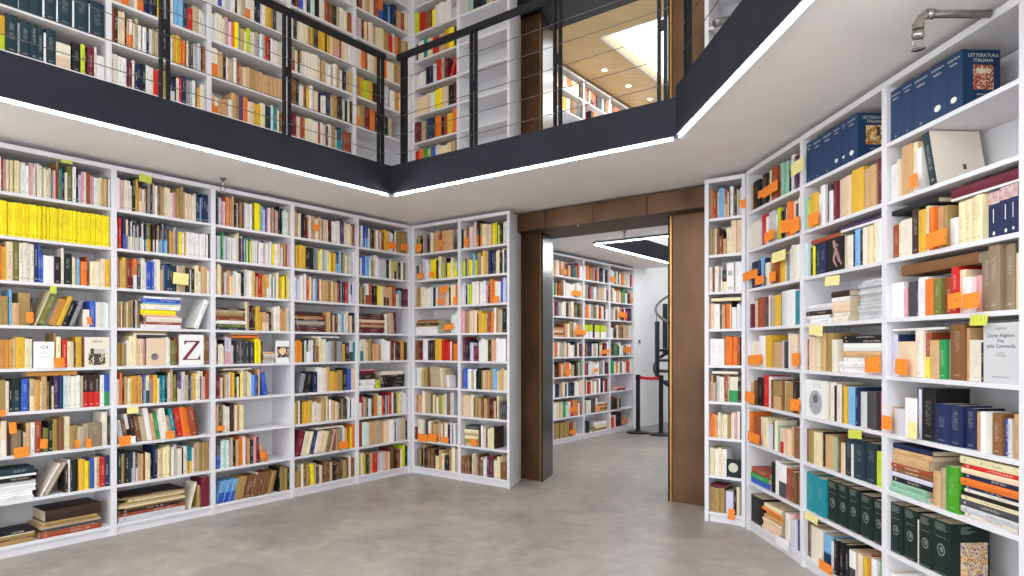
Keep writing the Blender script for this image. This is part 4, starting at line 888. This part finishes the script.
# ------------------------------------------------------------------ sprinklers, pipe, lamps
def head(root, x, y, z, s=1., drop=0.):
    """Pendant sprinkler: escutcheon, stem, frame and deflector below (x, y, z)."""
    MB().lathe([(.030 * s, -.012), (.032 * s, -.004), (.024 * s, 0)], (x, y, z)).obj('escutcheon', M_CHROME, root, True)
    MB().lathe([(.011 * s, -.075 * s - drop), (.013 * s, -.05 * s - drop), (.010 * s, -.013)], (x, y, z)).obj('stem', M_CHROME, root, True)
    k = MB()
    for a in (0, math.pi): k.tube([(x + math.cos(a) * r, y + math.sin(a) * r, z - drop + q) for r, q in ((.010 * s, -.07 * s), (.022 * s, -.09 * s), (.02 * s, -.11 * s), (.004 * s, -.125 * s))], .0035 * s, 6)
    k.tube([(x, y, z - drop - .118 * s), (x, y, z - drop - .13 * s)], .008 * s, 8); k.obj('frame', M_CHROME, root, True)
    MB().lathe([(.026 * s, -.135 * s), (.028 * s, -.132 * s), (.006 * s, -.129 * s)], (x, y, z - drop)).obj('deflector', M_CHROME, root, True)
p = at_z(223, 178, CEIL); r_ = empty('sprinkler', p, 'small chrome sprinkler hanging from the ceiling before the left bookcase', 'sprinkler'); head(r_, 0, 0, 0, .95)
p = at_z(624.5, 231, CEIL); r_ = empty('sprinkler', p, 'small sprinkler hanging from the ceiling just beyond the doorway', 'sprinkler'); head(r_, 0, 0, 0, .9, .02)
pe = at_z(918, 14, 2.835); r_ = empty('sprinkler_pipe', pe, 'chromed pipe and sprinkler head under the ceiling above the right bookcase', 'sprinkler')
pts = [(.30, 0, 0), (.05, 0, 0)] + [(.05 - .05 * math.sin(a), 0, -.05 + .05 * math.cos(a)) for a in (rad(x) for x in (25, 50, 75, 90))]
MB().tube(pts, .0165, 14).obj('pipe', M_CHROME, r_, True)
MB().lathe([(.0225, -.012), (.0225, .012)], (0, 0, -.052), 16).obj('coupling', M_CHROME, r_, False)
k = MB().tube([(.035, 0, 0), (.062, 0, 0)], .021, 14); k.obj('collar', M_CHROME, r_, True)
MB().lathe([(.019, -.10), (.024, -.097), (.024, -.078), (.018, -.072), (.018, -.0645)], (0, 0, 0), 16).obj('nipple', M_CHROME, r_, True)
k = MB()
for a in (0, math.pi): k.tube([(math.cos(a) * r, math.sin(a) * r, z) for r, z in ((.016, -.101), (.024, -.112), (.021, -.128), (.005, -.139))], .004, 6)
k.obj('frame', M_CHROME, r_, True); MB().lathe([(.027, -.147), (.028, -.143), (.008, -.140)], (0, 0, 0), 20).obj('deflector', M_CHROME, r_, True)
q = FC.pt(.20, -.13, 4.06); r_ = empty('spotlight', q, 'small grey spotlight on the gallery bookcase right of the upper opening', 'lamp')
k = MB().tube([(-.07, -.01, -.03), (.0, 0, 0), (.05, .008, .02)], .03, 14, [.034, .03, .024]); k.obj('lamp_head', M_GREYMETAL, r_, True); MB().tube([(.03, .0, .0), (.05, .06, .04)], .009, 8).obj('arm', M_GREYMETAL, r_, True)
for px, py, nm in ((604.4, 69.8, 'nearest the upper doorway'), (628.6, 85.6, 'second from the upper doorway'), (650, 99, 'just above the gallery edge')):
    p = at_z(px, py, ZW); r_ = empty('downlight', p, 'small round downlight in the plywood ceiling, ' + nm, 'lamp', 'downlights in the plywood ceiling')
    MB().lathe([(.05, -.006), (.054, -.003), (.054, -.001)], (0, 0, 0)).obj('trim_ring', M_PLASTER, r_); MB().lathe([(.034, -.009), (.036, -.0065)], (0, 0, 0)).obj('lens', M_LAMP, r_)
    area('downlight_beam', (p.x, p.y, ZW - .02), .1, 7)
p = P(2.05, .305); r_ = empty('door_sensor', (p.x, p.y, 2.683), 'tiny metal fixing under the bronze beam of the doorway', 'sensor'); MB().lathe([(.006, -.03), (.012, -.024), (.012, -.002)], (0, 0, 0), 14).obj('body', M_CHROME, r_, True); MB().lathe([(.018, -.0019), (.018, -.0004)], (0, 0, 0), 14).obj('flange', M_CHROME, r_)
# ------------------------------------------------------------------ crowd barrier, spiral stair and switch in the far room
def barrier(px, py, label):
    p = at_z(px, py, 0); r_ = empty('barrier_post', (p.x, p.y, 0), label, 'barrier', 'barrier posts')
    MB().lathe([(.195, .001), (.195, .012), (.17, .028), (.05, .042), (.04, .06)], (0, 0, 0), 40).obj('base', M_BLACK, r_)
    MB().lathe([(.036, .061), (.036, .90)], (0, 0, 0), 20).obj('pole', M_BLACK, r_); MB().lathe([(.042, .901), (.042, .975), (.03, .985)], (0, 0, 0), 20).obj('belt_head', M_RAIL, r_); return r_, p
ra, pa = barrier(638, 433, 'black barrier post with red belt, beside the far bookcase'); rb, pb = barrier(661, 435, 'black barrier post beside the right edge of the doorway, red belt ending at it')
dv = (pb - pa); dv.z = 0; L_ = dv.length; n_ = dv.normalized(); s_ = Vector((-n_.y, n_.x, 0)) * .0015
V = []
for t in range(9):
    q = n_ * (.044 + (L_ - .088) * t / 8); sg = -.012 * math.sin(math.pi * t / 8)
    for sd in (-1, 1):
        for z in (.91, .962): V.append(q + s_ * sd + Vector((0, 0, z + sg)))
Fc = []
for t in range(8):
    a = 4 * t; Fc += [(a, a + 4, a + 5, a + 1), (a + 3, a + 7, a + 6, a + 2), (a + 1, a + 5, a + 7, a + 3), (a + 2, a + 6, a + 4, a)]
Fc += [(0, 1, 3, 2), (34, 35, 33, 32)]
mk('belt', V, Fc, M_REDBELT, ra)['label'] = 'red webbing belt'
cx, cy, R_ = 3.34, 11.35, .80
st = empty('spiral_stair', (cx, cy, 0), 'dark spiral stair with a grey curved handrail beyond the doorway', 'stair')
M_TREAD = mat('dark_stair_steel', '23242a', .45, .3, noise=('2b2c33', 5, 2, (1, 1, 1))); M_TOP = mat('pale_tread_top', 'b9ab93', .6, noise=('a89a82', 12, 3, (1, 1, 1)))
MB().lathe([(.06, .001), (.06, 3.9)], (0, 0, 0), 20).obj('newel', M_TREAD, st)
NT, RISE, STEP = 16, .178, rad(29)
def ang(k): return math.pi - (k - 5.2) * STEP      # tread 5 lies leftmost as seen from the doorway
for k in range(NT):
    a = ang(k); z = .17 + k * RISE; poly = [(.062 * math.cos(a + STEP * .55), .062 * math.sin(a + STEP * .55)), (.062 * math.cos(a - STEP * .55), .062 * math.sin(a - STEP * .55))] + [(R_ * math.cos(a - STEP * .55 + STEP * 1.1 * t / 4), R_ * math.sin(a - STEP * .55 + STEP * 1.1 * t / 4)) for t in range(5)]
    t_ = MB().prism(poly, z - .05, z - .006).obj('tread', M_TREAD, st); inner = [(x * .985, y * .985) for x, y in poly]; MB().prism(inner, z - .0055, z).obj('tread_top', M_TOP, t_)
    if k % 2 == 1: MB().box(-.032, .032, -.032, .032, 0, .955, M=Matrix.Translation((R_ * 1.02 * math.cos(a), R_ * 1.02 * math.sin(a), z - .12)) @ Matrix.Rotation(a + math.pi / 2, 4, 'Z')).obj('baluster', M_TREAD, st)
    else: MB().tube([(R_ * 1.0 * math.cos(a), R_ * 1.0 * math.sin(a), z), (R_ * math.cos(a), R_ * math.sin(a), z + .93)], .009, 8).obj('baluster', M_GREYMETAL, st)
MB().tube([(R_ * math.cos(ang(k / 4)), R_ * math.sin(ang(k / 4)), .17 + k / 4 * RISE + .95) for k in range(0, 4 * NT - 3)], .024, 10).obj('handrail', M_GREYMETAL, st, True)
MB().tube([(R_ * 1.03 * math.cos(ang(k / 4)), R_ * 1.03 * math.sin(ang(k / 4)), .17 + k / 4 * RISE - .10) for k in range(0, 4 * NT - 3)], .03, 8).obj('stringer', M_TREAD, st, True)
p = E0 + Vector((math.sin(rad(41)), math.cos(rad(41)))) * .17; z = H_CAM + (V_PX - 342) / F_PX * p.y
r_ = empty('wall_switch', Matrix.Translation((p.x, p.y, z)) @ Matrix.Rotation(math.atan2(math.cos(rad(41)), math.sin(rad(41))), 4, 'Z'), 'small black switch on the white wall beside the far bookcase', 'switch')
MB().box(-.045, .045, -.012, -.002, -.05, .05, bev=.002).obj('plate', mat('white_switch_plate', 'd9dadc', .5, noise=('d0d1d3', 9, 1, (1, 1, 1))), r_); MB().box(-.022, .022, -.018, -.0125, -.02, .035, bev=.002).obj('rocker', M_BLACK, r_)
# ------------------------------------------------------------------ lights of the place
W = bpy.data.worlds.new('sky'); S.world = W; W.use_nodes = True
bg = W.node_tree.nodes['Background']; bg.inputs[0].default_value = (.93, .965, 1, 1); bg.inputs[1].default_value = 2.4
S.view_settings.view_transform = 'Standard'; S.view_settings.look = 'None'; S.view_settings.exposure = .77; S.view_settings.gamma = 1; S.view_settings.use_curve_mapping = False
S.cycles.max_bounces = 10; S.cycles.diffuse_bounces = 6; S.cycles.use_denoising = True
